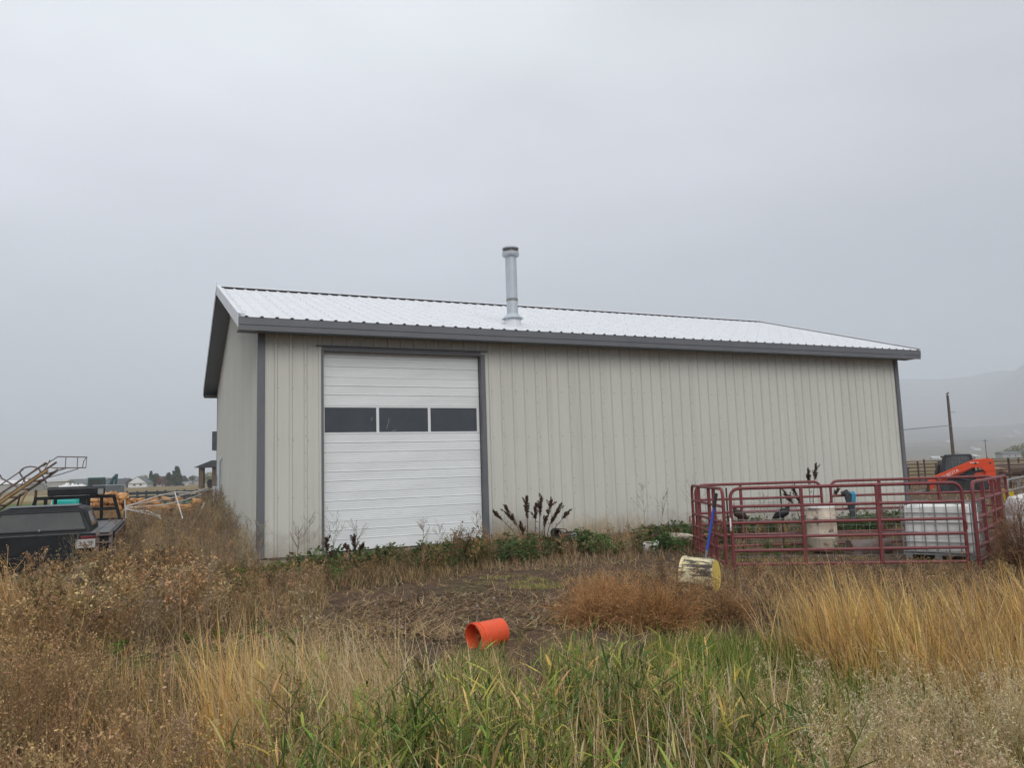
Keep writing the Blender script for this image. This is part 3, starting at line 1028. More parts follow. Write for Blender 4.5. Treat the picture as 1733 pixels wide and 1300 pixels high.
# hens
def hen(name, label, loc, rz, m, flip=1):
    mb = MB()
    mb.tube([(-0.26, 0, 0.06), (-0.20, 0, 0.10), (-0.10, 0, 0.17), (0.0, 0, 0.20), (0.09, 0, 0.24), (0.13, 0, 0.31), (0.145, 0, 0.37), (0.16, 0, 0.395)],
            [0.012, 0.05, 0.095, 0.115, 0.10, 0.06, 0.042, 0.03], 12, flat=0.85)
    mb.tube([(0.14, 0, 0.365), (0.165, 0, 0.385), (0.195, 0, 0.380)], [0.036, 0.036, 0.018], 10)
    for s in (-1, 1):
        mb.tube([(0.08, s * 0.085, 0.23), (-0.03, s * 0.10, 0.18), (-0.16, s * 0.07, 0.11)], [0.03, 0.06, 0.015], 8, flat=0.35)
        mb.tube([(0.0, s * 0.045, 0.12), (0.01, s * 0.045, 0.05), (0.0, s * 0.045, 0.0)], [0.035, 0.014, 0.012], 6)
    o = mb.build(name, m, smooth=True)
    rm = o.modifiers.new('skin', 'REMESH')
    rm.mode = 'VOXEL'
    rm.voxel_size = 0.009
    rm.use_smooth_shade = True
    o.location = loc
    o.rotation_euler = (0, 0, rz)
    o.scale = (0.82, 0.82, 0.85)
    set_props(o, label, 'hen', 'hens perched in the pen')
    c = MB().tube([(0.15, 0, 0.415), (0.165, 0, 0.438), (0.185, 0, 0.42), (0.198, 0, 0.40)], [0.008, 0.018, 0.014, 0.008], 6, flat=0.4)
    c.tube([(0.185, 0, 0.365), (0.187, 0, 0.33)], [0.01, 0.014], 6, flat=0.6)
    c.build('comb', M['comb'], o, smooth=True)
    MB().tube([(0.19, 0, 0.38), (0.222, 0, 0.372)], [0.012, 0.003], 6).build('beak', M['old_yellow'], o)
    for s in (-1, 1):
        MB().tube([(0.012, s * 0.045, 0.004), (0.04, s * 0.05, 0.0)], [0.008, 0.006], 5).build('foot', M['old_yellow'], o)
    return o
hen('perched_hen', 'dark brown hen perched on the back rail nearer the shovel', (4.72, 16.60, 0.395), R(200), M['hen_brown'])
hen('perched_hen', 'black hen with red comb perched on the back rail nearer the drum', (5.62, 16.58, 0.395), R(-12), M['hen_black'])

# grey culvert pipe and odds and ends on the pen floor
cp = thing('culvert_pipe', 'grey plastic pipe lying on the ground behind the front panel', 'pipe', (7.0, 15.75, -0.12), R(8))
MB().lathe([(0.16, -0.42), (0.17, -0.42), (0.17, 0.42), (0.15, 0.42), (0.15, -0.42), (0.16, -0.42)], 24, Matrix.Rotation(PI / 2, 4, 'Y')).build('pipe_wall', M['rust_grey'], cp, smooth=True)
MB().b2((-0.5, -0.3, -0.14), (-0.3, 0.2, -0.06)).build('wood_block', M['pole_wood'], cp, bevel=0.01)

# shovel with blue handle leaning on the left panel
sh = thing('shovel', 'blue-handled shovel with black grip leaning on the left pen panel', 'shovel', (3.27, 13.86, -0.12))
top = Vector((0.29, 0.02, 1.24))
def along(f): return tuple(top * f)
MB().tube([along(0.20), along(0.80)], 0.023, 10).build('handle', M['blue'], sh, smooth=True)
MB().tube([along(0.795), along(0.80), along(0.985), along(1.0)], [0.024, 0.031, 0.031, 0.022], 10).build('grip', M['black_rubber'], sh, smooth=True)
MB().tube([along(0.06), along(0.14), along(0.205)], [0.018, 0.022, 0.027], 10).build('socket', M['galv_dark'], sh, smooth=True)
MB().add([(-0.09, 0.0, 0.02), (-0.045, 0.012, 0.06), (0.045, 0.012, 0.06), (0.10, 0, 0.02), (0.10, 0, -0.14), (0.02, 0.0, -0.26), (-0.07, 0, -0.14),
          (-0.09, 0.008, 0.02), (-0.045, 0.02, 0.06), (0.045, 0.02, 0.06), (0.10, 0.008, 0.02), (0.10, 0.008, -0.14), (0.02, 0.008, -0.26), (-0.07, 0.008, -0.14)],
         [(0, 1, 2, 3, 4, 5, 6), (13, 12, 11, 10, 9, 8, 7)] + [(i, (i + 1) % 7, 7 + (i + 1) % 7, 7 + i) for i in range(7)]).build('blade', M['galv_dark'], sh)

# tipped feed tub
tub = thing('feed_tub', 'mud-smeared white and yellow ribbed tub tipped on its side by the shovel', 'tub', (2.60, 11.28, 0.055), R(-30))
Mx = Matrix.Rotation(PI / 2, 4, 'Y')      # z axis -> +x : bottom faces right
tr = [(0.262, -0.245), (0.275, -0.24), (0.275, -0.20), (0.258, -0.195)]
rnd = random.Random(3)
k = -0.17
while k < 0.20:
    f = (k + 0.2) / 0.42
    rr = 0.258 - 0.018 * f
    tr += [(rr, k), (rr + 0.005, k + 0.008), (rr, k + 0.016)]
    k += 0.05
tr += [(0.238, 0.21), (0.225, 0.222)]
MB().lathe(tr, 40, Mx).build('side_wall', M['tub'], tub, smooth=True)
MB().lathe([(0.0, 0.212), (0.226, 0.2225), (0.226, 0.216)], 40, Mx).build('bottom', M['tub_yellow'], tub, smooth=True)
MB().lathe([(0.262, -0.245), (0.240, -0.245), (0.225, 0.20), (0.0, 0.205)], 40, Mx).build('lining', M['dirty_white'], tub, smooth=True)

# orange bucket on its side
bk = thing('orange_bucket', 'bright orange plastic bucket lying on its side in the grass', 'bucket', (-0.33, 8.24, -0.045), 0)
Mb = Matrix.Rotation(R(-66), 4, 'Z') @ Matrix.Rotation(R(-3), 4, 'X') @ Matrix.Rotation(PI / 2, 4, 'X')   # axis towards viewer-left
Mb = Matrix.Rotation(R(218), 4, 'Z') @ Matrix.Rotation(R(94), 4, 'Y')
prof = [(0.0, -0.185), (0.118, -0.185), (0.128, -0.178), (0.1285, -0.12), (0.1305, -0.118), (0.142, 0.115), (0.150, 0.118), (0.150, 0.128), (0.142, 0.131), (0.1435, 0.15), (0.151, 0.153), (0.151, 0.163), (0.144, 0.166), (0.1455, 0.182), (0.151, 0.185), (0.141, 0.187), (0.127, -0.17), (0.0, -0.172)]
MB().lathe(prof, 44, Mb).build('shell', M['orange_bucket'], bk, smooth=True)
hp = [(Mb @ Vector((0.155 * math.cos(a), 0.155 * math.sin(a) , 0.14 - 0.10 * math.sin(a - PI)))) for a in [PI + PI * k / 10 for k in range(11)]]
MB().tube(hp, 0.0035, 6).build('wire_handle', M['wire'], bk)

# kit by the shop wall
gt = thing('metal_trim_length', 'long grey length of metal trim lying along the shop wall', 'metal trim', (4.55, 19.85, -0.12), TH + R(-3))
MB().prism([(-0.09, 0.0), (0.09, 0.05), (0.09, 0.27), (0.075, 0.285), (0.06, 0.27), (0.06, 0.07), (-0.09, 0.02)], -1.3, 1.6, 'x').build('channel', M['slate'], gt)
MB().prism([(-0.12, 0.16), (-0.10, 0.15), (0.05, 0.27), (0.03, 0.285)], -1.3, 1.6, 'x').build('lip', M['slate'], gt)
pl = thing('white_pail', 'small weathered white pail on its side beside the tall grass', 'pail', (2.86, 16.75, -0.07), R(-25))
MB().lathe([(0.0, -0.17), (0.11, -0.17), (0.13, 0.15), (0.138, 0.155), (0.138, 0.17), (0.122, 0.17), (0.10, -0.15), (0.0, -0.155)], 28, Mx).build('shell', M['rust_grey'] if False else M['white_plastic'], pl, smooth=True)
MB().lathe([(0.139, 0.10), (0.142, 0.105), (0.142, 0.118), (0.139, 0.122)], 28, Mx).build('hoop', M['white_plastic'], pl)
pt_ = thing('steel_plate', 'dark reddish bent steel plate lying behind the small white pail', 'steel plate', (3.15, 17.7, -0.05), R(15))
MB().add([(-0.16, 0, 0.20), (0.10, 0.03, 0.20), (0.20, 0.03, 0.05), (-0.05, -0.02, -0.05)], [(0, 1, 2, 3)]).build('plate', M['maroon'], pt_).modifiers.new('thick', 'SOLIDIFY').thickness = 0.012
MB().box((0.1, 0.1, 0.0), (0.25, 0.12, 0.12)).build('bracket', M['rust'], pt_, bevel=0.01)
bd = thing('weathered_log', 'pale split log lying beside the left corner of the pen', 'log', (3.72, 17.75, -0.02), R(-28))
MB().tube([(-0.32, 0, 0.06), (-0.1, 0, 0.05), (0.1, 0, 0.03), (0.35, 0, -0.02)], [0.07, 0.10, 0.10, 0.09], 7).build('log', M['wood_cut'] if False else M['dirty_white'], bd)

eng = thing('engine_block', 'rusty old engine parts standing in weeds at the shop wall', 'engine', (1.08, 17.75, -0.02), R(20))
MB().box((0.02, 0, 0.10), (0.34, 0.22, 0.20)).build('block', M['rust'], eng, bevel=0.02)
MB().lathe([(0.055, -0.05), (0.085, -0.05), (0.085, 0.05), (0.055, 0.05), (0.055, -0.05)], 18, Matrix.Translation((-0.24, -0.05, 0.24)) @ Matrix.Rotation(PI / 2, 4, 'X') @ Matrix.Scale(1.25, 4)).build('pulley', M['black_rubber'], eng, smooth=True)
MB().tube([(-0.24, 0, 0.34), (0.04, 0, 0.30), (0.10, 0, 0.20)], 0.013, 6).build('linkage', M['rust'], eng)
MB().box((0.15, -0.13, 0.12), (0.11, 0.05, 0.20), Matrix.Rotation(R(20), 3, 'Y')).build('cover', M['galv'], eng, bevel=0.01)
MB().tube([(0.05, -0.17, 0.06), (0.36, -0.16, 0.08)], 0.022, 8).build('shaft', M['maroon'], eng)

# yellow bucket beyond the right panel
yb = thing('yellow_bucket', 'yellow bucket on the ground beyond the right pen panel', 'bucket', (12.32, 19.6, 0.50))
MB().lathe([(0.0, 0.0), (0.105, 0.0), (0.125, 0.26), (0.132, 0.265), (0.132, 0.28), (0.118, 0.28), (0.1, 0.02), (0.0, 0.02)], 24).build('shell', M['yellow_plastic'], yb, smooth=True)
yb['label'] = 'yellow bucket hung on the grey pipe gate beyond the pen'
pipe_panel('pipe_gate', 'grey pipe gate running out of frame beyond the pen', (11.3, 18.0), (15.4, 23.0), -0.2, 1.25, [1.0, 0.75, 0.5, 0.25], [2.0], group=None, m=M['galv_dark'], cat='gate')

# compact track loader
sk = thing('track_loader', 'orange compact track loader with dark cab parked beyond the pen', 'loader', (23.1, 40.4, -0.2), R(152))
# local: +x forward (towards picture left), y across, z up
def both(fn):
    for s in (-1, 1): fn(s)
def track(s):
    y0, y1 = s * 0.55, s * 0.90
    poly = [(-0.95, 0.05), (-0.80, 0.0), (0.80, 0.0), (1.05, 0.12), (1.08, 0.32), (0.95, 0.50), (0.3, 0.56), (-0.85, 0.70), (-1.05, 0.62), (-1.12, 0.40), (-1.08, 0.2)]
    t = MB().prism(poly, min(y0, y1), max(y0, y1), 'y').build('track', M['black_rubber'], sk)
    for x, z, r in ((-0.85, 0.42, 0.24), (0.82, 0.28, 0.2), (-0.4, 0.16, 0.11), (-0.05, 0.16, 0.11), (0.3, 0.16, 0.11)):
        MB().lathe([(0.0, 0.0), (r, 0.0), (r, 0.03), (0.0, 0.03)], 18, Matrix.Translation((x, y1, z)) @ Matrix.Rotation(-s * PI / 2, 4, 'X')).build('wheel', M['loader_black'], t)
both(track)
MB().prism([(-1.15, 0.45), (0.85, 0.45), (1.0, 0.6), (0.95, 0.95), (-0.2, 1.05), (-1.2, 1.20), (-1.28, 1.1)], -0.54, 0.54, 'y').build('body', M['loader_black'], sk, bevel=0.02)
MB().prism([(-1.42, 0.35), (-0.95, 0.40), (-1.05, 1.28), (-1.30, 1.30), (-1.45, 1.1)], -0.72, 0.72, 'y').build('tailgate', M['loader_orange'], sk, bevel=0.03)
cab = MB().prism([(0.92, 0.85), (0.95, 1.25), (0.80, 1.88), (0.70, 1.97), (-0.42, 1.97), (-0.52, 1.90), (-0.62, 1.0), (-0.50, 0.85)], -0.47, 0.47, 'y').build('cab', M['loader_black'], sk, bevel=0.03)
both(lambda s: MB().prism([(0.72, 1.08), (0.66, 1.78), (0.55, 1.86), (-0.28, 1.86), (-0.36, 1.8), (-0.42, 1.08)], s * 0.472, s * 0.478, 'y').build('side_window', M['cab_glass'], cab))
for s in (-1, 1):
    mb = MB()
    for k in range(7):
        x = -0.30 + k * 0.15
        mb.b2((x, s * 0.480, 1.10), (x + 0.02, s * 0.486, 1.84))
    for z in (1.28, 1.46, 1.64):
        mb.b2((-0.38, s * 0.487, z), (0.66, s * 0.491, z + 0.018))
    mb.build('window_grille', M['loader_black'], cab)
MB().box((0.86, 0, 1.86), (0.10, 0.8, 0.09)).build('work_light', M['loader_black'], cab)
MB().box((-0.60, 0, 1.70), (0.02, 0.75, 0.35), Matrix.Rotation(R(-4), 3, 'Y')).build('rear_window', M['cab_glass'], cab)
def arm(s):
    y0, y1 = s * 0.60, s * 0.74
    poly = [(-1.45, 1.10), (-1.40, 1.66), (-1.20, 1.72), (-0.50, 1.66), (0.40, 1.27), (1.30, 0.86), (1.62, 0.58), (1.70, 0.22), (1.42, 0.18), (1.26, 0.44), (0.9, 0.60), (0.1, 0.94), (-0.50, 1.24), (-0.82, 1.28), (-1.0, 1.05)]
    a = MB().prism(poly, min(y0, y1), max(y0, y1), 'y').build('lift_arm', M['loader_orange'], sk, bevel=0.015)
    me = text_mesh('KUBOTA', 0.22, 0.004)
    o = link('lettering', me, M['letter_white'], a)
    ang_ = math.atan2(1.20 - 0.78, 0.35 - 1.25)
    if s > 0:
        o.matrix_local = Matrix.Translation((0.55, y1 + 0.004, 0.975)) @ Matrix(((-1, 0, 0, 0), (0, 0, 1, 0), (0, 1, 0, 0), (0, 0, 0, 1))) @ Matrix.Rotation(R(25), 4, 'Z')
    else:
        o.matrix_local = Matrix.Translation((0.55, y1 - 0.004, 0.975)) @ Matrix.Rotation(PI / 2, 4, 'X') @ Matrix.Rotation(R(-25), 4, 'Z')
    MB().b2((-0.75, y1 + s * 0.001, 1.50), (-0.38, y1 + s * 0.004, 1.54)).build('decal_stripe', M['letter_white'], a)
    MB().tube([(-0.95, s * 0.65, 0.75), (0.15, s * 0.66, 0.98)], [0.05, 0.035], 10).build('lift_cylinder', M['loader_black'], sk, smooth=True)
both(arm)
MB().prism([(1.55, 0.05), (2.25, 0.02), (2.28, 0.06), (1.72, 0.14), (1.60, 0.55), (1.50, 0.55)], -0.9, 0.9, 'y').build('bucket', M['loader_black'], sk)
for s in (-1, 1):
    MB().prism([(-1.30, 0.55), (-0.62, 0.60), (-0.50, 0.95), (-0.95, 1.06), (-1.28, 1.02)], s * 0.545, s * 0.60, 'y').build('side_panel', M['loader_orange'], sk, bevel=0.015)
    MB().tube([(-0.30, s * 0.62, 0.62), (0.55, s * 0.63, 0.86)], [0.035, 0.045], 8).build('tilt_link', M['loader_black'], sk, smooth=True)
    MB().tube([(-0.55, s * 0.76, 1.30), (-0.1, s * 0.775, 1.10), (0.5, s * 0.775, 0.86), (1.2, s * 0.775, 0.55)], 0.018, 6).build('hydraulic_hose', M['black_rubber'], sk, smooth=True)
    MB().box((0.93, s * 0.42, 1.80), (0.06, 0.14, 0.10)).build('head_lamp', M['letter_white'], sk, bevel=0.01)
    MB().b2((-1.47, s * 0.55 - 0.09, 0.98), (-1.44, s * 0.55 + 0.09, 1.10)).build('tail_lamp', M['red_lamp'], sk)
    for x, z in ((-1.25, 1.48), (-0.62, 1.48), (1.42, 0.5)):
        MB().lathe([(0.0, 0.0), (0.055, 0.0), (0.055, 0.02), (0.0, 0.022)], 12, Matrix.Translation((x, s * 0.741, z)) @ Matrix.Rotation(-s * PI / 2, 4, 'X')).build('pivot_pin', M['loader_black'], sk)
MB().tube([(0.40, 0.50, 1.90), (0.55, 0.62, 1.95), (0.55, 0.66, 1.80)], 0.015, 6).build('mirror_arm', M['loader_black'], sk)
MB().tube([(-0.75, -0.3, 1.28), (-0.72, -0.3, 1.42), (-0.6, -0.3, 1.46)], 0.05, 8).build('exhaust', M['loader_black'], sk)

# rusty pipe fences of the far yard
def yard_fence(label, p0, p1, H, n, rails=6):
    dx, dy = p1[0] - p0[0], p1[1] - p0[1]
    Ln = math.hypot(dx, dy)
    t = thing('pipe_fence', label, 'fence', (p0[0], p0[1], -0.2), math.atan2(dy, dx), 'rusty pipe fences of the far yard')
    for k in range(n + 1):
        MB().tube([(Ln * k / n, 0, -0.1), (Ln * k / n, 0, H + (0.15 if k % 2 else 0.02))], 0.06, 7).build('post', M['fence_rust'], t)
    for k in range(rails):
        z = 0.25 + (H - 0.25) * k / (rails - 1)
        MB().tube([(0, 0, z), (Ln, 0, z)], 0.030, 6).build('rail', M['fence_rust'], t)
    return t
yard_fence('rusty pipe fence between the shop corner and the track loader', (23.0, 52.0), (31.5, 56.0), 1.45, 5)
yard_fence('rusty pipe fence in front of the cattle at the right edge', (25.8, 43.5), (37.0, 47.5), 1.55, 5)
yard_fence('far rusty pipe fence behind the cattle', (29.0, 60.0), (48.0, 63.0), 1.6, 7)
# open gate frame standing by the first fence
gf = thing('gate_frame', 'dark square gate frame standing left of the track loader cab', 'gate', (22.9, 47.0, -0.2), R(15))
for x in (0, 0.85):
    MB().b2((x - 0.07, -0.06, 0), (x + 0.07, 0.06, 1.22)).build('post', M['fence_rust'], gf)
MB().b2((-0.2, -0.05, 1.221), (1.02, 0.05, 1.32)).build('crossbar', M['fence_rust'], gf)
MB().b2((0.12, -0.02, 0.2), (0.74, 0.02, 0.25)).build('lower_bar', M['fence_rust'], gf)

# cattle
def cow(label, loc, rz, m, up=False, face=None):
    mb = MB()
    mb.tube([(-1.05, 0, 1.12), (-0.98, 0, 1.08), (-0.7, 0, 1.02), (-0.2, 0, 0.95), (0.3, 0, 0.96), (0.62, 0, 1.03), (0.85, 0, 1.12)],
            [0.12, 0.27, 0.37, 0.41, 0.39, 0.34, 0.22], 14, flat=0.72)
    hz = 0.30 if up else -0.12
    mb.tube([(0.70, 0, 1.12), (0.95, 0, 1.20 + hz * 0.5), (1.12, 0, 1.26 + hz), (1.30, 0, 1.20 + hz), (1.52, 0, 1.08 + hz), (1.60, 0, 1.04 + hz)],
            [0.26, 0.19, 0.14, 0.15, 0.105, 0.09], 12, flat=0.8)
    for s in (-1, 1):
        mb.tube([(1.13, s * 0.10, 1.34 + hz), (1.10, s * 0.26, 1.36 + hz), (1.09, s * 0.30, 1.34 + hz)], [0.03, 0.06, 0.02], 8, flat=0.5)
        mb.tube([(0.62, s * 0.20, 0.92), (0.60, s * 0.20, 0.55), (0.62, s * 0.20, 0.42), (0.60, s * 0.20, 0.08), (0.62, s * 0.20, 0.0)], [0.14, 0.085, 0.07, 0.05, 0.065], 9)
        mb.tube([(-0.82, s * 0.20, 0.98), (-0.70, s * 0.20, 0.68), (-0.90, s * 0.20, 0.46), (-0.85, s * 0.20, 0.08), (-0.82, s * 0.20, 0.0)], [0.20, 0.12, 0.075, 0.052, 0.065], 9)
    mb.tube([(-1.08, 0, 1.20), (-1.16, 0, 0.95), (-1.14, 0, 0.5)], [0.035, 0.022, 0.035], 6)
    o = mb.build('cow', m, smooth=True)
    rm = o.modifiers.new('skin', 'REMESH')
    rm.mode = 'VOXEL'
    rm.voxel_size = 0.035
    rm.use_smooth_shade = True
    o.location = loc
    o.rotation_euler = (0, 0, rz)
    set_props(o, label, 'cow', 'cattle in the far yard')
    if face:
        MB().tube([(1.30, 0, 1.215 + hz), (1.52, 0, 1.095 + hz), (1.61, 0, 1.05 + hz)], [0.152, 0.108, 0.093], 12, flat=0.6).build('pale_face', face, o, smooth=True)
    return o
cow('brown cow with pale face standing behind the pipe fence at right', (31.2, 48.8, -0.2), R(-20), M['cow_brown'], face=M['white_hide'])
cow('tan cow standing just behind the orange loader tail', (27.2, 45.8, -0.35), R(-25), M['cow_tan'])
cow('dark cow with raised ears looking over the loader arm', (26.4, 48.4, -0.2), R(-120), M['cow_dark'], up=True)
cow('dark cow at the far right edge behind the fence', (32.0, 46.6, -0.35), R(170), M['cow_dark'])

# utility poles and the service wire
po = thing('utility_pole', 'bare wooden utility pole with a bird on top, right of the shop', 'utility pole', (56.3, 100, -0.2))
MB().tube([(0, 0, -0.3), (0, 0, 9.85)], [0.23, 0.15], 12).build('pole', M['pole_wood'], po, smooth=True)
MB().tube([(0.0, -0.1, 7.6), (0.75, -0.1, 7.62)], 0.035, 6).build('side_pin', M['galv_dark'], po)
MB().tube([(0, -0.15, 5.9), (-0.15, -0.2, 5.85)], 0.06, 6).build('insulator', M['galv_dark'], po)
bd_ = MB().tube([(-0.20, 0, 0.06), (-0.10, 0, 0.11), (0.02, 0, 0.15), (0.10, 0, 0.19), (0.15, 0, 0.25), (0.19, 0, 0.26)], [0.01, 0.05, 0.075, 0.06, 0.042, 0.02], 10).tube([(0.0, 0.02, 0.1), (0, 0.02, 0)], 0.012, 5).tube([(0.0, -0.02, 0.1), (0, -0.02, 0)], 0.012, 5).build('pole_bird', M['hen_brown'], smooth=True)
bd_.location = (56.3, 100, 9.66)
bd_.rotation_euler = (0, 0, R(15))
bd_.scale = (1.4, 1.4, 1.4)
set_props(bd_, 'small bird perched on top of the bare utility pole', 'bird')
wr = MB().tube([(36.0, 108, 4.9), (44, 105, 5.05), (50, 102.4, 5.35), (56.05, 99.9, 5.72)], 0.030, 5).build('service_wire', M['black_rubber'])
set_props(wr, 'thin service wire running from the utility pole behind the shop', 'wire')
p2 = thing('utility_pole', 'small far utility pole with a crossarm among the fields', 'utility pole', (272.5, 450, -0.2))
MB().tube([(0, 0, 0), (0, 0, 11.5)], [0.28, 0.2], 8).build('pole', M['pole_wood'], p2)
MB().b2((-1.6, -0.1, 10.6), (1.6, 0.1, 10.85)).build('crossarm', M['pole_wood'], p2)

# far farmsteads on the right
def far_house(label, loc, rz, w, d, h, rise, mw, mr, name='far_house', group='far houses at the foot of the hills', gable=False, windows=2):
    t = thing(name, label, 'house', loc, rz, group)
    MB().b2((-w / 2, -d / 2, 0), (w / 2, d / 2, h)).build('wall', mw, t)
    ov = 0.5
    if gable:
        MB().prism([(-w / 2 - ov, h - 0.2), (w / 2 + ov, h - 0.2), (0, h + rise)], -d / 2 - ov, d / 2 + ov, 'y').build('roof', mr, t)
        MB().prism([(-w / 2 + 0.1, h - 0.1), (w / 2 - 0.1, h - 0.1), (0, h + rise - 0.35)], -d / 2 - ov - 0.03, -d / 2 - ov + 0.01, 'y').build('gable_end', mw, t)
    else:
        MB().prism([(-d / 2 - ov, h - 0.1), (d / 2 + ov, h - 0.1), (0, h + rise)], -w / 2 - ov, w / 2 + ov, 'x').build('roof', mr, t)
    for k in range(windows):
        x = -w / 2 + w * (k + 1) / (windows + 1)
        wdw = MB().b2((x - 0.7, -d / 2 - 0.06, h * 0.35), (x + 0.7, -d / 2 - 0.003, h * 0.75)).build('window', M['house_white'], t)
        MB().b2((x - 0.6, -d / 2 - 0.09, h * 0.38), (x + 0.6, -d / 2 - 0.063, h * 0.72)).build('pane', M['pane'], wdw)
    return t
far_house('long pale shed between the far pole and the yellow trees', (268, 460, -0.2), 0.2, 9, 6, 2.0, 1.2, M['far_white'], M['far_white'])
far_house('low grey shed right of the far pole', (282, 445, -0.2), 0.1, 11, 6, 3.0, 1.0, M['house_wall'], M['shingle2'])
far_house('white far house behind the yellow trees', (352, 545, -0.2), 0.15, 12, 8, 3.0, 2.2, M['far_white'], M['shingle2'])
far_house('white far house left of the bare pole', (372, 690, -0.2), 0.0, 7, 6, 1.8, 1.6, M['far_white'], M['far_white'])
rr = random.Random(8)
for k in range(14):
    d = rr.uniform(1750, 3300)
    a = rr.uniform(0.49, 0.66)
    x, y = d * math.sin(a), d * math.cos(a)
    z = float(hill_h(np.array([x]), np.array([y]))[0])
    far_house('tiny pale house on the hazy hillside', (x, y, z - 0.5), rr.uniform(0, 1), rr.uniform(9, 17), 9, 3.0, 2.2, M['far_white'], M['far_white'], group='tiny pale houses on the hazy hillside', windows=0)

# ================================================================== LEFT OF THE SHOP
# flatbed truck heading away to the left
ft0 = Vector((-8.28, 13.72, -0.2))
fdir = math.atan2(5.75, -2.62)
fb = thing('flatbed_trailer', 'black flatbed trailer with headache rack and grey deck left of the shop', 'trailer', ft0, fdir)
# local: +x forward, y left, z up ; deck top at 0.94 above ground
DZ, DL, DW2 = 0.94, 5.6, 1.09
MB().b2((0, -DW2, DZ - 0.10), (DL, DW2, DZ - 0.002)).build('deck_frame', M['black_paint'], fb)
npl = 9
for k in range(npl):
    y0 = -DW2 + 0.06 + (2 * DW2 - 0.12) * k / npl
    y1 = -DW2 + 0.06 + (2 * DW2 - 0.12) * (k + 1) / npl
    MB().b2((0.10, y0 + 0.006, DZ), (DL - 0.05, y1 - 0.006, DZ + 0.022)).build('deck_plank', M['deck'], fb)
for s in (-1, 1):
    MB().tube([(0.02, s * (DW2 + 0.035), DZ - 0.02), (DL, s * (DW2 + 0.035), DZ - 0.02)], 0.022, 8).build('rub_rail', M['rust_grey'], fb)
    MB().b2((0.0, s * DW2 - 0.03, DZ - 0.001), (DL, s * DW2 + 0.03, DZ + 0.05)).build('side_rail', M['black_paint'], fb)
MB().b2((-0.05, -DW2, DZ - 0.30), (-0.001, DW2, DZ + 0.03)).build('rear_board', M['black_paint'], fb)
MB().b2((-0.10, -DW2 + 0.02, DZ - 0.62), (0.06, DW2 - 0.55, DZ - 0.31)).build('rear_bumper', M['black_paint'], fb, bevel=0.02)
# grey rear corner post on the right
for y in (-DW2 + 0.03, -DW2 + 0.24):
    MB().box((-0.08, y, DZ - 0.26), (0.035, 0.06, 0.62), Matrix.Rotation(R(6), 3, 'Y')).build('step_upright', M['rust_grey'], fb)
for z in (0.45, 0.62, 0.80, 0.93):
    MB().b2((-0.13, -DW2 + 0.02, z - 0.012), (-0.06, -DW2 + 0.26, z + 0.012)).build('step_rung', M['rust_grey'], fb)
pl8 = MB().b2((-0.132, -DW2 + 0.27, DZ - 0.22), (-0.122, -DW2 + 0.58, DZ - 0.065)).build('licence_plate', M['plate'], fb)
o = link('plate_lettering', text_mesh('3A3F', 0.115, 0.001), M['plate_ink'], pl8)
o.matrix_local = Matrix.Translation((-0.1345, -DW2 + 0.415, DZ - 0.15)) @ Matrix.Rotation(-PI / 2, 4, 'Z') @ Matrix.Rotation(PI / 2, 4, 'X')
MB().b2((-0.125, -DW2 + 0.28, DZ - 0.055), (-0.10, -DW2 + 0.50, DZ - 0.015)).build('tail_lamp', M['red_lamp'], fb, bevel=0.005)
MB().b2((-0.125, DW2 - 0.45, DZ - 0.235), (-0.10, DW2 - 0.25, DZ - 0.13)).build('tail_lamp', M['red_lamp'], fb, bevel=0.005)
# headache rack
rk = thing('headache_rack', None, None); rk.parent = fb; rk.location = (DL, 0, DZ)
for y in (-0.98, -0.56, -0.28, 0.42, 0.62, 0.98):
    sl = 0.16 if abs(y) > 0.9 else 0.0
    MB().tube([(0, y, 0), (0, y - math.copysign(sl, y), 0.60)], 0.042, 6).build('rack_post', M['black_paint'], rk)
for z, hw in ((0.03, 1.03), (0.30, 0.93), (0.60, 0.86)):
    MB().b2((-0.04, -hw, z - 0.04), (0.04, hw, z + 0.04)).build('rack_rail', M['black_paint'], rk)
MB().b2((-0.02, -0.24, 0.05), (0.02, -0.08, 0.58)).build('rack_panel', M['black_paint'], rk)
# long black box carried on top of the rack
bxo = MB().b2((-0.12, -0.62, 0.645), (0.22, 0.58, 0.86)).build('rack_box', M['black_paint'], rk, bevel=0.03)
MB().b2((-0.125, -0.625, 0.80), (0.225, 0.585, 0.83)).build('box_lid', M['topper_roof'], bxo)
MB().b2((-0.128, -0.60, 0.66), (-0.121, -0.48, 0.79)).build('box_latch', M['galv_dark'], bxo)
MB().b2((5.65, -0.06, 0.5), (7.2, 0.06, 0.62)).build('drawbar', M['black_paint'], fb)
for x in (1.6, 2.5):
    for s in (-1, 1):
        w = MB().lathe([(0.0, -0.12), (0.24, -0.12), (0.38, -0.11), (0.39, 0.0), (0.38, 0.11), (0.24, 0.12), (0.0, 0.12)], 24, Matrix.Translation((x, s * 0.86, 0.38)) @ Matrix.Rotation(PI / 2, 4, 'X')).build('wheel', M['black_rubber'], fb, smooth=True)
        MB().lathe([(0.0, 0.121), (0.18, 0.121), (0.2, 0.13), (0.0, 0.131)], 18, Matrix.Translation((x, s * 0.86, 0.38)) @ Matrix.Rotation(-s * PI / 2, 4, 'X')).build('rim', M['galv_dark'], w)

# truck topper set down on the deck
tp = thing('truck_topper', 'black fibreglass truck topper with tinted rear window lying on the flatbed', 'truck topper', (-8.52, 14.0, 0.765), fdir)
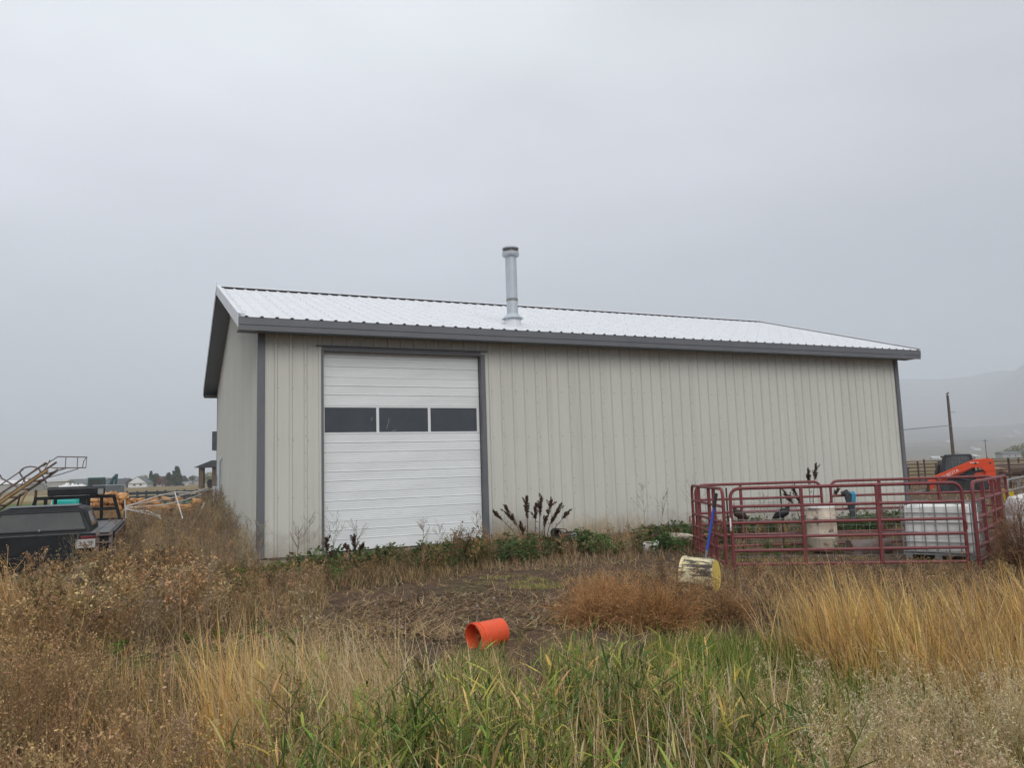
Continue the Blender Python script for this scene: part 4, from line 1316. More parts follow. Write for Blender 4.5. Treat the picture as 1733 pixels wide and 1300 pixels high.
# local x forward 0..2.1, y across, z 0..0.52
def tsec(x, hb, ht, z1):
    return [(x, -hb, 0), (x, -hb, 0.06), (x, -ht - 0.05, z1 - 0.10), (x, -ht, z1 - 0.03), (x, -ht + 0.10, z1), (x, ht - 0.10, z1), (x, ht, z1 - 0.03), (x, ht + 0.05, z1 - 0.10), (x, hb, 0.06), (x, hb, 0)]
secs = [tsec(0.0, 0.80, 0.64, 0.40), tsec(0.10, 0.80, 0.64, 0.465), tsec(1.0, 0.80, 0.65, 0.50), tsec(2.1, 0.80, 0.64, 0.46)]
secs[0] = [(p[0] + 0.22 * (p[2] / 0.40), p[1], p[2]) for p in secs[0]]
secs[1] = [(p[0] + 0.17 * (p[2] / 0.46), p[1], p[2]) for p in secs[1]]
mb = MB()
vs = [p for s in secs for p in s]
n = 10
fs = []
for i in range(3):
    for k in range(n - 1):
        fs.append((i * n + k, i * n + k + 1, (i + 1) * n + k + 1, (i + 1) * n + k))
fs.append(tuple(range(n)))
fs.append(tuple(3 * n + k for k in range(n - 1, -1, -1)))
mb.add(vs, fs).build('shell', M['black_paint'], tp, smooth=True)
MB().add([(0.33, -0.57, 0.487), (0.33, 0.57, 0.487), (1.0, 0.58, 0.506), (2.05, 0.57, 0.468), (2.05, -0.57, 0.468), (1.0, -0.58, 0.506)], [(0, 1, 2, 5), (5, 2, 3, 4)]).build('roof_skin', M['topper_roof'], tp)
def glass_q(z0, z1, y0, y1, off):
    f = lambda z: 0.22 * z / 0.40 - off
    return [(f(z0), -y0, z0), (f(z0), y0, z0), (f(z1), y1, z1), (f(z1), -y1, z1)]
MB().add(glass_q(0.07, 0.37, 0.72, 0.61, 0.012), [(0, 1, 2, 3)]).build('rear_window', M['tint'], tp)
for (a, b) in (((0.07, 0.72), (0.37, 0.61)),):
    pass
q = glass_q(0.055, 0.385, 0.735, 0.62, 0.016)
MB().tube(q + [q[0]], 0.012, 6).build('window_seal', M['black_rubber'], tp)
MB().tube([(0.0, 0, 0.075), (-0.03, 0, 0.06)], 0.02, 8).build('latch', M['galv_dark'], tp)
MB().b2((-0.03, -0.80, -0.025), (2.1, 0.80, 0.0)).build('base_rail', M['black_rubber'], tp)
for s in (-1, 1):
    MB().add([(0.55, s * 0.795, 0.10), (1.85, s * 0.795, 0.10), (1.80, s * 0.712, 0.36), (0.65, s * 0.712, 0.36)], [(0, 1, 2, 3)]).build('side_window', M['tint'], tp)

# rusty drum at the left frame edge
rd = thing('rusty_drum', 'dark maroon rusty drum at the left edge beside the topper', 'drum', (-11.4, 16.1, -0.2))
MB().lathe([(0.0, 0.0), (0.30, 0.0), (0.30, 0.38), (0.315, 0.40), (0.30, 0.42), (0.30, 0.80), (0.315, 0.82), (0.30, 0.84), (0.30, 1.22), (0.31, 1.23), (0.30, 1.24), (0.0, 1.22)], 28).build('shell', M['maroon'], rd, smooth=True)
MB().tube([(0.05, 0.0, 1.23), (0.08, 0.0, 1.45), (0.05, -0.05, 1.62)], [0.07, 0.05, 0.03], 8).build('spout', M['rust'], rd)

# bale elevator
el = thing('bale_elevator', 'rusty bale elevator frame slanting up behind the topper', 'elevator', (-15.28, 22.0, -0.32))
A, B_ = Vector((-0.55, 0.0, 0.55)), Vector((1.98, 0.4, 2.40))
ez = Vector((0, 0, 1))
def rail_(name, off, m, r, a=A, b=B_):
    return MB().tube([a + off, b + off], r, 7).build(name, m, el, smooth=True)
for off, m, r in ((Vector((0.0, -0.25, 0.0)), M['old_yellow'], 0.045), (Vector((0.0, 0.25, 0.02)), M['rust_grey'], 0.04), (Vector((-0.05, -0.25, 0.22)), M['rust_grey'], 0.03), (Vector((-0.05, 0.25, 0.24)), M['rust'], 0.03)):
    rail_('trough_rail', off, m, r)
for k in range(9):
    p = A.lerp(B_, k / 8.5)
    MB().tube([p + Vector((0, -0.25, 0.02)), p + Vector((0, 0.25, 0.03))], 0.025, 6).build('cross_slat', M['rust'], el)
    if k % 2 == 0:
        MB().tube([p + Vector((0, -0.25, 0.0)), p + Vector((0.22, -0.25, 0.40))], 0.014, 5).build('side_brace', M['rust_grey'], el)
rail_('top_rod', Vector((-0.30, 0.0, 0.42)), M['rust_grey'], 0.018, A, A.lerp(B_, 0.80))
# hoops
def hoop(p, w, h, r=0.022, lean=0.0):
    pts = [p + Vector((0, 0, 0))]
    for k in range(9):
        a = PI * k / 8
        pts.append(p + Vector((-w / 2 + w / 2 * (1 - math.cos(a)) - lean, 0, h * 0.65 + h * 0.35 * math.sin(a))))
    pts.append(p + Vector((w, 0, 0)))
    return MB().tube(pts, r, 6).build('guide_hoop', M['rust_grey'], el, smooth=True)
hoop(A.lerp(B_, 0.60) + Vector((-0.35, -0.2, 0.20)), 0.75, 0.55, lean=0.25)
hoop(A.lerp(B_, 0.72) + Vector((-0.1, 0.2, 0.15)), 0.60, 0.50, lean=-0.1)
# bale turner loop at the head
hd = B_ + Vector((-0.05, -0.2, 0.02))
MB().tube([hd + Vector((-0.12, 0, 0.10)), hd + Vector((0.30, 0, 0.36)), hd + Vector((1.12, 0.02, 0.32)), hd + Vector((1.10, 0.02, 0.02)), hd + Vector((0.20, 0, 0.04))], 0.016, 6, closed=True).build('head_loop', M['rust_grey'], el, smooth=True)
for x in (0.52, 0.86):
    MB().tube([hd + Vector((x, 0, 0.04)), hd + Vector((x + 0.01, 0, 0.35))], 0.012, 5).build('loop_bar', M['rust_grey'], el)
MB().tube([hd + Vector((1.0, 0.02, 0.03)), hd + Vector((1.03, 0.02, 0.2)), hd + Vector((1.10, 0.02, 0.31))], 0.012, 5).build('loop_bar', M['rust_grey'], el)
MB().tube([hd + Vector((0.9, 0, 0.0)), hd + Vector((0.4, 0.0, -0.14)), hd + Vector((-0.25, 0, -0.30))], 0.014, 5).build('stay', M['rust_grey'], el)
MB().tube([hd + Vector((0.55, 0, 0.03)), hd + Vector((0.0, 0.0, -0.12))], 0.02, 5).build('stay', M['rust_grey'], el)
# support leg and drooping hose
MB().tube([(1.55, 0.35, 1.85), (1.36, 0.6, 0.9), (1.30, 0.6, 0.0)], 0.035, 7).build('support_leg', M['rust'], el)
MB().tube([(1.55, -0.05, 1.85), (0.98, -0.6, 0.0)], 0.028, 7).build('support_leg', M['old_yellow'], el)
MB().tube([(1.45, -0.2, 1.75), (1.36, -0.2, 1.35), (1.1, -0.2, 1.05), (0.8, -0.2, 0.92), (0.5, -0.2, 1.0)], 0.025, 7).build('hose', M['black_rubber'], el, smooth=True)
for x in (-0.3, -0.05):
    MB().tube([(x, -0.28, 0.0), (x + 0.12, -0.28, 0.9)], 0.04, 6).build('foot_post', M['rust'], el)

# teal plastic tank seen through the rack
tt = thing('teal_tank', 'bright teal plastic tank seen through the headache rack', 'tank', (-14.08, 24.6, -0.2), R(10))
MB().b2((-0.40, -0.35, 0.0), (0.40, 0.35, 1.46)).build('shell', M['teal'], tt, bevel=0.12, smooth=True)
MB().b2((-0.41, -0.36, 0.62), (0.41, 0.36, 0.70)).build('rib_band', M['teal'], tt, bevel=0.02)
MB().lathe([(0.12, 1.44), (0.12, 1.50), (0.0, 1.50)], 18).build('lid', M['teal'], tt, smooth=True)

# split firewood heaped beyond the truck
def split_log(rng):
    Ln, r = rng.uniform(0.36, 0.44), rng.uniform(0.10, 0.16)
    k = rng.choice((3, 3, 4))
    if k == 3:
        poly = [(0, 0), (r * 1.5, 0.1 * r), (r * 1.25, r * 0.75), (r * 0.7, r * 1.15), (0.15 * r, r * 1.1)]
    else:
        poly = [(0, 0), (r * 1.2, 0), (r * 1.35, r * 0.6), (r * 0.5, r * 1.2), (-0.1 * r, r * 0.8)]
    return MB().prism(poly, -Ln / 2, Ln / 2, 'y').mesh('split_log')
rng = random.Random(21)
log_mes = []
for _ in range(8):
    me = split_log(rng)
    me.materials.append(M['wood_cut'])
    log_mes.append(me)
def firewood(x, y, z):
    o = bpy.data.objects.new('firewood_log', rng.choice(log_mes))
    C.objects.link(o)
    o.location = (x, y, z)
    o.rotation_euler = (rng.uniform(-.5, .5), rng.uniform(-PI, PI), rng.uniform(0, PI))
    set_props(o, 'fresh orange split log in the firewood stack beyond the flatbed trailer', 'firewood', 'split logs of the firewood heap')
# a stacked row, with a loose heap thrown on its left end
for row in range(9):
    for c_ in range(22):
        x = -17.6 + c_ * 0.212 + rng.uniform(-0.03, 0.03)
        if row == 8 and rng.random() < 0.35: continue
        firewood(x, 32.2 + rng.uniform(-0.08, 0.08), -0.17 + row * 0.128 + rng.uniform(-0.02, 0.02))
for k in range(26):
    u = rng.gauss(0, 0.30)
    firewood(-16.45 + u, 32.15 + rng.uniform(-0.15, 0.15), 1.0 + max(0, 0.26 - abs(u) * 0.3) * rng.random())

# white pipe frame fallen in the weeds
wf = thing('white_pipe_frame', 'tangled white metal pipe frame lying over the dry weeds', 'pipe frame', (-10.2, 20.4, -0.2))
segs = [[(0, 0, 1.22), (0.45, 0.8, 1.46), (0.6, 1.6, 1.55)], [(0.02, 0.02, 1.25), (0.50, 1.4, 1.36), (0.62, 2.6, 1.50), (0.75, 3.6, 1.62)],
        [(0, 0, 1.20), (0.75, 0.6, 1.23), (0.95, 1.6, 1.33), (0.95, 2.6, 1.45)], [(0.6, 1.6, 1.55), (1.05, 1.9, 1.52), (0.95, 3.4, 1.58)],
        [(0.0, 0.0, 1.14), (0.55, 0.1, 1.10), (0.95, 0.0, 0.95)], [(0, 0, 1.18), (0.85, -0.1, 0.98), (1.02, -0.1, 0.88)],
        [(0.0, 0.0, 1.40), (0.03, 0.0, 0.9)], [(0.6, 1.6, 1.55), (1.2, 0.6, 1.05), (1.35, 0.4, 0.85)], [(1.1, 3.2, 1.60), (1.15, 3.0, 1.2)],
        [(1.2, 2.2, 1.2), (1.12, 2.0, 0.85)]]
for s_ in segs:
    MB().tube(s_, 0.018, 6).build('pipe', M['white_paint'], wf, smooth=True)
MB().b2((-0.02, -0.02, 0.0), (0.02, 0.02, 1.12)).build('stake', M['rust'], wf)

# low trailer with side rails behind the heap
tl = thing('stock_trailer', 'dark low trailer with slatted side rails beyond the firewood', 'trailer', (-22.0, 42.5, -0.2), R(12))
MB().b2((-0.5, -0.9, 0.55), (5.6, 0.9, 0.68)).build('bed', M['truck_grey'], tl)
for s in (-1, 1):
    for z in (0.80, 1.0, 1.22):
        MB().b2((-0.5, s * 0.9 - 0.03, z), (5.6, s * 0.9 + 0.03, z + 0.14)).build('side_board', M['truck_grey'], tl)
    for k in range(7):
        x = -0.45 + k
        MB().b2((x - 0.05, s * 0.95 - 0.03, 0.5), (x + 0.05, s * 0.95 + 0.03, 1.42)).build('stake', M['truck_grey'], tl)
for x in (2.2, 3.1):
    for s in (-1, 1):
        MB().lathe([(0.0, -0.1), (0.30, -0.1), (0.34, 0.0), (0.30, 0.1), (0, 0.1)], 18, Matrix.Translation((x, s * 1.05, 0.34)) @ Matrix.Rotation(PI / 2, 4, 'X')).build('wheel', M['black_rubber'], tl)

# parked pickup facing the camera
pk = thing('parked_pickup', 'dark grey pickup parked facing the camera beyond the firewood', 'pickup', (-27.4, 52.5, -0.2), R(-62))
MB().prism([(-2.6, 0.45), (2.5, 0.45), (2.65, 0.7), (2.55, 1.08), (1.25, 1.18), (0.55, 1.78), (-0.9, 1.82), (-1.05, 1.22), (-2.6, 1.2)], -0.95, 0.95, 'y').build('body', M['truck_grey'], pk, bevel=0.06)
MB().add([(1.23, -0.8, 1.22), (1.23, 0.8, 1.22), (0.60, 0.70, 1.75), (0.60, -0.70, 1.75)], [(0, 1, 2, 3)]).build('windscreen', M['tint'], pk).location = (0.03, 0, 0.02)
for s in (-1, 1):
    MB().b2((2.58, s * 0.62 - 0.2, 0.78), (2.66, s * 0.62 + 0.2, 0.98)).build('headlight', M['letter_white'], pk, bevel=0.02)
    MB().b2((-0.7, s * 0.955 - 0.004, 1.25), (0.45, s * 0.955 + 0.004, 1.68)).build('side_window', M['tint'], pk)
    for x in (-1.7, 1.7):
        MB().lathe([(0.0, -0.12), (0.34, -0.12), (0.38, 0.0), (0.34, 0.12), (0, 0.12)], 20, Matrix.Translation((x, s * 0.88, 0.38)) @ Matrix.Rotation(PI / 2, 4, 'X')).build('wheel', M['black_rubber'], pk, smooth=True)
MB().b2((2.66, -0.38, 0.62), (2.69, 0.38, 0.96)).build('grille', M['galv_dark'], pk)

# small excavator far behind
ex = thing('mini_excavator', 'small teal-green excavator with glazed cab and folded boom', 'excavator', (-33.0, 61.5, -0.2), R(20))
for s in (-1, 1):
    MB().prism([(-0.9, 0.1), (-0.75, 0.0), (0.75, 0.0), (0.9, 0.1), (0.9, 0.35), (0.75, 0.45), (-0.75, 0.45), (-0.9, 0.35)], s * 0.55 - 0.18, s * 0.55 + 0.18, 'y').build('track', M['black_rubber'], ex)
MB().b2((-0.85, -0.7, 0.55), (0.75, 0.7, 1.15)).build('body', M['ex_green'], ex, bevel=0.08)
cb = MB().b2((-0.55, -0.65, 1.15), (0.6, 0.25, 2.42)).build('cab', M['ex_green'], ex, bevel=0.06)
MB().b2((-0.45, -0.664, 1.45), (0.5, -0.652, 2.28)).build('cab_window', M['tint'], cb)
MB().tube([(0.7, 0.35, 0.95), (1.05, 0.35, 2.25), (1.35, 0.35, 2.62)], [0.13, 0.12, 0.09], 6).build('boom', M['ex_green'], ex)
MB().tube([(1.35, 0.35, 2.65), (1.28, 0.35, 1.6), (1.2, 0.35, 0.9)], [0.10, 0.09, 0.07], 6).build('dipper', M['ex_green'], ex)
MB().prism([(0.95, 0.75), (1.35, 0.9), (1.45, 0.5), (1.1, 0.35)], 0.1, 0.6, 'y').build('bucket', M['rust'], ex)

# white sheeted heap behind the cab
wsx = []
ws = MB()
rng2 = np.random.RandomState(4)
nn, mm = 26, 12
for i in range(nn):
    for j in range(mm):
        u, v = i / (nn - 1) * 2 - 1, j / (mm - 1) * 2 - 1
        hgt = 1.98 * max(0, (1 - u ** 6)) * max(0, (1 - abs(v) ** 3)) - 0.30 * rng2.rand() * (1 - abs(v))
        wsx.append((u * 0.85, v * 0.6, hgt))
ws.add(wsx, [(i * mm + j, (i + 1) * mm + j, (i + 1) * mm + j + 1, i * mm + j + 1) for i in range(nn - 1) for j in range(mm - 1)])
ws = ws.build('sheeted_heap', M['white_sheet'], smooth=True)
ws.location = (-19.1, 33.6, -0.2)
set_props(ws, 'white plastic sheeting over a heap behind the headache rack', 'tarp')

# neighbouring house with a stone-pillared porch, seen past the far corner of the shop
hs = thing('porch_house', 'grey house with stone-pillared porch beyond the far shop corner', 'house', (-33.8, 100.0, 0.35), R(0))
MB().b2((-3.6, -1.0, 0.0), (8.0, 9.0, 5.14)).build('wall', M['house_wall'], hs)
MB().b2((-4.35, -2.02, 5.15), (8.0, 10.02, 7.55)).build('roof', M['shingle'], hs)
MB().b2((-5.1, -3.6, -0.4), (2.0, -1.0, 0.48)).build('porch_floor', M['stone'], hs)
MB().prism([(-5.8, 3.05), (-5.6, 3.0), (3.0, 3.05), (3.0, 3.85), (-3.6, 3.85)], -4.0, -1.003, 'y').build('porch_roof', M['shingle'], hs)
for x in (-5.1, -3.45):
    MB().b2((x - 0.28, -3.5, 0.48), (x + 0.28, -2.95, 3.02)).build('porch_pillar', M['stone'], hs)
wdw = MB().b2((-3.66, 0.5, 1.2), (-3.603, 2.0, 2.8)).build('window', M['house_white'], hs)
MB().b2((-3.70, 0.6, 1.3), (-3.665, 1.9, 2.7)).build('pane', M['pane'], wdw)
gr = MB().prism([(-0.35, 0.0), (0.35, 0.0), (0.42, 0.7), (0.25, 1.05), (-0.25, 1.05), (-0.42, 0.7)], -0.3, 0.3, 'y').build('covered_grill', M['black_rubber'], None, bevel=0.06)
gr.location = (-37.9, 97.2, 0.83)
set_props(gr, 'small dark covered shape standing between the porch pillars', 'grill cover')

# bleached stick on the ground among the weeds
stk = thing('fallen_stick', 'bleached white stick lying among the brown weeds at left', 'stick', (-5.25, 10.9, -0.02), R(8))
MB().tube([(-0.2, 0, 0.02), (0.0, 0.02, 0.03), (0.22, 0, 0.02)], [0.012, 0.014, 0.008], 6).build('stem', M['white_paint'], stk)
MB().tube([(-0.05, 0.02, 0.03), (-0.16, 0.1, 0.10)], [0.008, 0.004], 5).build('branch', M['white_paint'], stk)

# sheds and houses across the left fields
G2 = 'houses across the left fields'
far_house('long grey shed with pale roof at the left frame edge', (-228, 350, -0.2), R(-4), 26, 12, 3.6, 1.6, M['shed_wall'], M['house_white'], 'far_shed', G2, windows=0)
far_house('small beige shed behind the white sheeted heap', (-205, 352, -0.2), R(6), 7.5, 8, 4.0, 0.9, M['shed_wall'], M['shed_wall'], 'far_shed', G2, windows=0)
far_house('far house with white gable behind the elevator head', (-222, 395, -0.2), R(4), 14, 10, 2.9, 2.3, M['house_wall'], M['shingle2'], 'far_house', G2)
far_house('white gabled house left of the tallest left tree', (-193, 402, -0.2), R(8), 9, 10, 2.2, 3.4, M['house_white'], M['shingle2'], 'far_house', G2, gable=True)
far_house('dark-roofed house just right of the white gabled one', (-184, 415, -0.2), R(-2), 16, 10, 2.4, 3.0, M['house_white'], M['shingle'], 'far_house', G2)
far_house('grey-roofed house just left of the porch pillars', (-182, 468, -0.2), R(3), 17, 9, 2.6, 2.4, M['house_wall'], M['shingle2'], 'far_house', G2)
far_house('dark-roofed house behind the small excavator', (-204, 400, -0.2), R(0), 12, 9, 2.4, 2.4, M['house_wall'], M['shingle'], 'far_house', G2)

# ================================================================== VEGETATION
rs = np.random.RandomState(77)

class Veg:
    """collects triangles with a colour for every vertex, builds ONE mesh"""
    def __init__(self):
        self.V, self.T, self.K, self.n = [], [], [], 0

    def add(self, V, T, K):
        self.V.append(np.asarray(V, np.float32)); self.T.append(np.asarray(T, np.int32) + self.n)
        self.K.append(np.asarray(K, np.float32)); self.n += len(V)
        return self

    def arrays(self):
        return np.concatenate(self.V), np.concatenate(self.T), np.concatenate(self.K)

    def build(self, name, parent=None, m=None, kind=None):
        V, T, K = self.arrays()
        lum = (K * np.array([0.3, 0.59, 0.11])).sum(1, keepdims=True)
        K = lum + (K - lum) * 1.06
        me = bpy.data.meshes.new(name)
        me.vertices.add(len(V))
        me.vertices.foreach_set('co', V.ravel())
        me.loops.add(len(T) * 3)
        me.loops.foreach_set('vertex_index', T.ravel())
        me.polygons.add(len(T))
        me.polygons.foreach_set('loop_start', np.arange(0, len(T) * 3, 3, dtype=np.int32))
        me.update(calc_edges=True)
        at = me.attributes.new('Col', 'FLOAT_COLOR', 'POINT')
        at.data.foreach_set('color', np.column_stack([np.clip(K, 0.002, 0.95), np.ones(len(K))]).astype(np.float32).ravel())
        o = link(name, me, m or M['veg'], parent)
        if kind: o['kind'] = kind
        TRIS[name] = TRIS.get(name, 0) + len(T)
        return o
TRIS = {}

def jit(cols, n, amt=0.18, w=None):
    """n colours picked from a palette, each varied in brightness and a little in hue"""
    cols = np.array(cols)
    c = cols[rs.choice(len(cols), n, p=w)]
    c = c * (1 + amt * rs.randn(n, 1)) * (1 + 0.05 * rs.randn(n, 3))
    return np.clip(c, 0.004, 0.9)

def strips(P, H, az, lean, bend, wid, col, segs=3, tip=None, peak=0.0, droop=0.0):
    """N bent blades from base points P: height along blade H, azimuth az, start lean, extra bend (radians)"""
    N = len(P)
    u = np.linspace(0, 1, segs + 1)
    ang = lean[:, None] + bend[:, None] * u[None, :] ** 1.5
    step = (H / segs)[:, None]
    dh = np.sin(ang) * step; dz = np.cos(ang) * step
    h = np.concatenate([np.zeros((N, 1)), np.cumsum(dh[:, :-1] * 0.5 + dh[:, 1:] * 0.5, 1)], 1)
    z = np.concatenate([np.zeros((N, 1)), np.cumsum(dz[:, :-1] * 0.5 + dz[:, 1:] * 0.5, 1)], 1)
    cx, cy = np.cos(az)[:, None], np.sin(az)[:, None]
    Q = np.stack([P[:, 0:1] + h * cx, P[:, 1:2] + h * cy, P[:, 2:3] + z], 2)
    tw = az + PI / 2 + rs.uniform(-0.9, 0.9, N)
    side = np.stack([np.cos(tw), np.sin(tw), np.zeros(N)], 1)
    prof = (1 - u) ** 0.6 if peak == 0 else np.clip(np.where(u < peak, 0.45 + 0.55 * u / peak, (1 - u) / (1 - peak)), 0, 1) ** 0.8
    Wd = wid[:, None] * prof[None, :-1] * 0.5
    Lf = Q[:, :-1] - side[:, None, :] * Wd[..., None]
    Rt = Q[:, :-1] + side[:, None, :] * Wd[..., None]
    V = np.concatenate([Lf, Rt, Q[:, -1:]], 1)             # segs + segs + 1
    k = 2 * segs + 1
    t = []
    for i in range(segs - 1):
        t += [(i, segs + i, segs + i + 1), (i, segs + i + 1, i + 1)]
    t.append((segs - 1, 2 * segs - 1, 2 * segs))
    T = (np.array(t)[None] + (np.arange(N) * k)[:, None, None]).reshape(-1, 3)
    K = np.repeat(col[:, None, :], k, 1)
    if tip is not None:
        uu = np.concatenate([u[:-1], u[:-1], [1.0]])[None, :, None]
        K = K * (1 - uu) + tip[:, None, :] * uu
    return V.reshape(-1, 3), T, K.reshape(-1, 3), Q

def zone(n, k0, k1, y0, y1, test=None, p=1.0):
    """n random ground points in a fan seen from the origin: X/Y between k0 and k1, Y between y0 and y1"""
    out = []
    got = 0
    while got < n:
        m_ = int(n * 1.6) + 50
        Y = (y0 ** (p + 1) + (y1 ** (p + 1) - y0 ** (p + 1)) * rs.rand(m_)) ** (1 / (p + 1))
        X = Y * rs.uniform(k0, k1, m_)
        if test is not None:
            ok = test(X, Y)
            X, Y = X[ok], Y[ok]
        out.append(np.stack([X, Y], 1)); got += len(X)
        if m_ > 0 and len(X) == 0: break
    q = np.concatenate(out)[:n]
    return np.column_stack([q, ground_z(q[:, 0], q[:, 1])])

def wall_off(X, Y):
    """distance in front of the shop's front wall (positive outside) and position along it"""
    dx, dy = X - BX, Y - BY
    return dx * math.sin(TH) - dy * math.cos(TH), dx * math.cos(TH) + dy * math.sin(TH)

def outside_shop(X, Y, m_=0.12):
    o, s = wall_off(X, Y)
    return (o > m_) | (s < -m_) | (s > L + m_)

def in_pen(X, Y):
    return (X > 3.55) & (X < 10.3) & (Y > 12.9 + (7.5 - X) * 0.15) & (Y < 17.2)

def flat_path(X, Y):
    """trodden strip and bare patch where plants lie flat"""
    x0, y0, x1, y1 = -4.6, 7.0, -1.6, 9.9
    t = np.clip(((X - x0) * (x1 - x0) + (Y - y0) * (y1 - y0)) / ((x1 - x0) ** 2 + (y1 - y0) ** 2), 0, 1)
    d = np.hypot(X - x0 - t * (x1 - x0), Y - y0 - t * (y1 - y0))
    e = ((X + 0.9) / 1.55) ** 2 + ((Y - 10.3) / 1.7) ** 2
    return (d < 0.55 + 0.40 * smooth_noise(X * 1.1, Y * 1.1, 31)) | (e < 0.75 + 0.5 * smooth_noise(X * 1.4, Y * 1.4, 32))

def bare_margin(X, Y):
    """0 on the bare ground, growing to 1 about a metre and a half away from it"""
    x0, y0, x1, y1 = -4.6, 7.0, -1.6, 9.9
    t = np.clip(((X - x0) * (x1 - x0) + (Y - y0) * (y1 - y0)) / ((x1 - x0) ** 2 + (y1 - y0) ** 2), 0, 1)
    d = np.hypot(X - x0 - t * (x1 - x0), Y - y0 - t * (y1 - y0)) - 0.9
    e = (np.sqrt(((X + 0.9) / 1.55) ** 2 + ((Y - 10.3) / 1.7) ** 2) - 0.95) * 1.7
    return np.clip(np.minimum(d, e) / 1.6 + 0.5 * (smooth_noise(X * 2.1, Y * 2.1, 33) - 0.5), 0, 1)

def truck_zone(X, Y):
    dx, dy = X + 8.28, Y - 13.72
    f = dx * math.cos(fdir) + dy * math.sin(fdir)
    s = -dx * math.sin(fdir) + dy * math.cos(fdir)
    return (f > -0.15) & (f < 9.3) & (np.abs(s) < 1.2)

def clear_props(X, Y):
    a = ((X - 2.6) ** 2 + (Y - 11.28) ** 2 < 0.33 ** 2) | ((X + 0.33) ** 2 + (Y - 8.24) ** 2 < 0.27 ** 2)
    return ~a

# ---------------- prototypes
def ribbon(V, T, K, a, b, w0, w1, c, mid=None):
    """thin two-sided ribbon between two points, random facing"""
    a, b = np.array(a, float), np.array(b, float)
    d = b - a
    r = rs.randn(3)
    s = np.cross(d, r); s /= (np.linalg.norm(s) + 1e-9)
    n = len(V)
    V += [a - s * w0 / 2, a + s * w0 / 2, b + s * w1 / 2, b - s * w1 / 2]
    T += [(n, n + 1, n + 2), (n, n + 2, n + 3)]
    K += [c] * 4

def leafy(V, T, K, p, d, ln, w, c):
    d = np.array(d, float); d /= np.linalg.norm(d) + 1e-9
    s = np.cross(d, rs.randn(3)); s /= np.linalg.norm(s) + 1e-9
    n = len(V)
    p = np.array(p, float)
    V += [p, p + d * ln * 0.45 + s * w / 2, p + d * ln, p + d * ln * 0.45 - s * w / 2]
    T += [(n, n + 1, n + 2), (n, n + 2, n + 3)]
    K += [c] * 4

def dry_weed(nb=14, tw=5, seeds=3, spread=0.55, stemw=0.008, seed_size=0.014, stem_c=(0.8, 0.8, 0.8), seed_c=(1, 1, 1), up=0.9, start=0.15):
    V, T, K = [], [], []
    p = np.zeros(3)
    pts = [p]
    lean = rs.randn(2) * 0.06
    for i in range(4):
        q = pts[-1] + np.array([lean[0] * 0.25 + rs.randn() * 0.012, lean[1] * 0.25 + rs.randn() * 0.012, 0.25])
        ribbon(V, T, K, pts[-1], q, stemw * (1 - i * 0.2), stemw * (0.8 - i * 0.2), np.array(stem_c))
        pts.append(q)
    for b in range(nb):
        h = rs.uniform(start, 0.98)
        i = min(int(h * 4), 3)
        base = pts[i] + (pts[i + 1] - pts[i]) * (h * 4 - i)
        a = rs.uniform(0, 2 * PI)
        ln = (1.05 - h) * spread + 0.10
        d = np.array([math.cos(a), math.sin(a), up * rs.uniform(0.6, 1.4)]); d /= np.linalg.norm(d)
        e1 = base + d * ln * 0.55
        d2 = d + np.array([0, 0, 0.35]); d2 /= np.linalg.norm(d2)
        e2 = e1 + d2 * ln * 0.45
        sc_ = np.array(stem_c) * rs.uniform(0.8, 1.15)
        ribbon(V, T, K, base, e1, stemw * 0.5, stemw * 0.35, sc_)
        ribbon(V, T, K, e1, e2, stemw * 0.35, stemw * 0.2, sc_)
        for t_ in range(tw):
            f = rs.uniform(0.25, 1.0)
            q = base + (e1 - base) * min(1, f / 0.55) if f < 0.55 else e1 + (e2 - e1) * (f - 0.55) / 0.45
            dd = rs.randn(3) * 0.7 + d2; dd /= np.linalg.norm(dd)
            tl = rs.uniform(0.05, 0.13)
            ribbon(V, T, K, q, q + dd * tl, stemw * 0.25, stemw * 0.12, sc_)
            for s in range(seeds):
                o = q + dd * tl * rs.uniform(0.3, 1.05)
                leafy(V, T, K, o, rs.randn(3) + dd, seed_size * rs.uniform(0.7, 1.5), seed_size * 0.7, np.array(seed_c) * rs.uniform(0.75, 1.25))
    return np.array(V), np.array(T), np.array(K)

def green_plant(nstem=5, leaves=12, ln=0.16, w=0.07, c=(1, 1, 1), up=0.8):
    V, T, K = [], [], []
    for s in range(nstem):
        a = rs.uniform(0, 2 * PI)
        d = np.array([math.cos(a) * 0.5, math.sin(a) * 0.5, rs.uniform(0.7, 1.1)])
        tip = d * rs.uniform(0.7, 1.0)
        ribbon(V, T, K, (0, 0, 0), tip, 0.012, 0.006, np.array(c) * 0.8)
        for l_ in range(leaves):
            f = rs.uniform(0.15, 1.0)
            b = rs.uniform(0, 2 * PI)
            dd = np.array([math.cos(b), math.sin(b), up * rs.uniform(-0.3, 1.0)])
            leafy(V, T, K, tip * f, dd, ln * rs.uniform(0.6, 1.3), w * rs.uniform(0.7, 1.3), np.array(c) * rs.uniform(0.7, 1.35))
    return np.array(V), np.array(T), np.array(K)

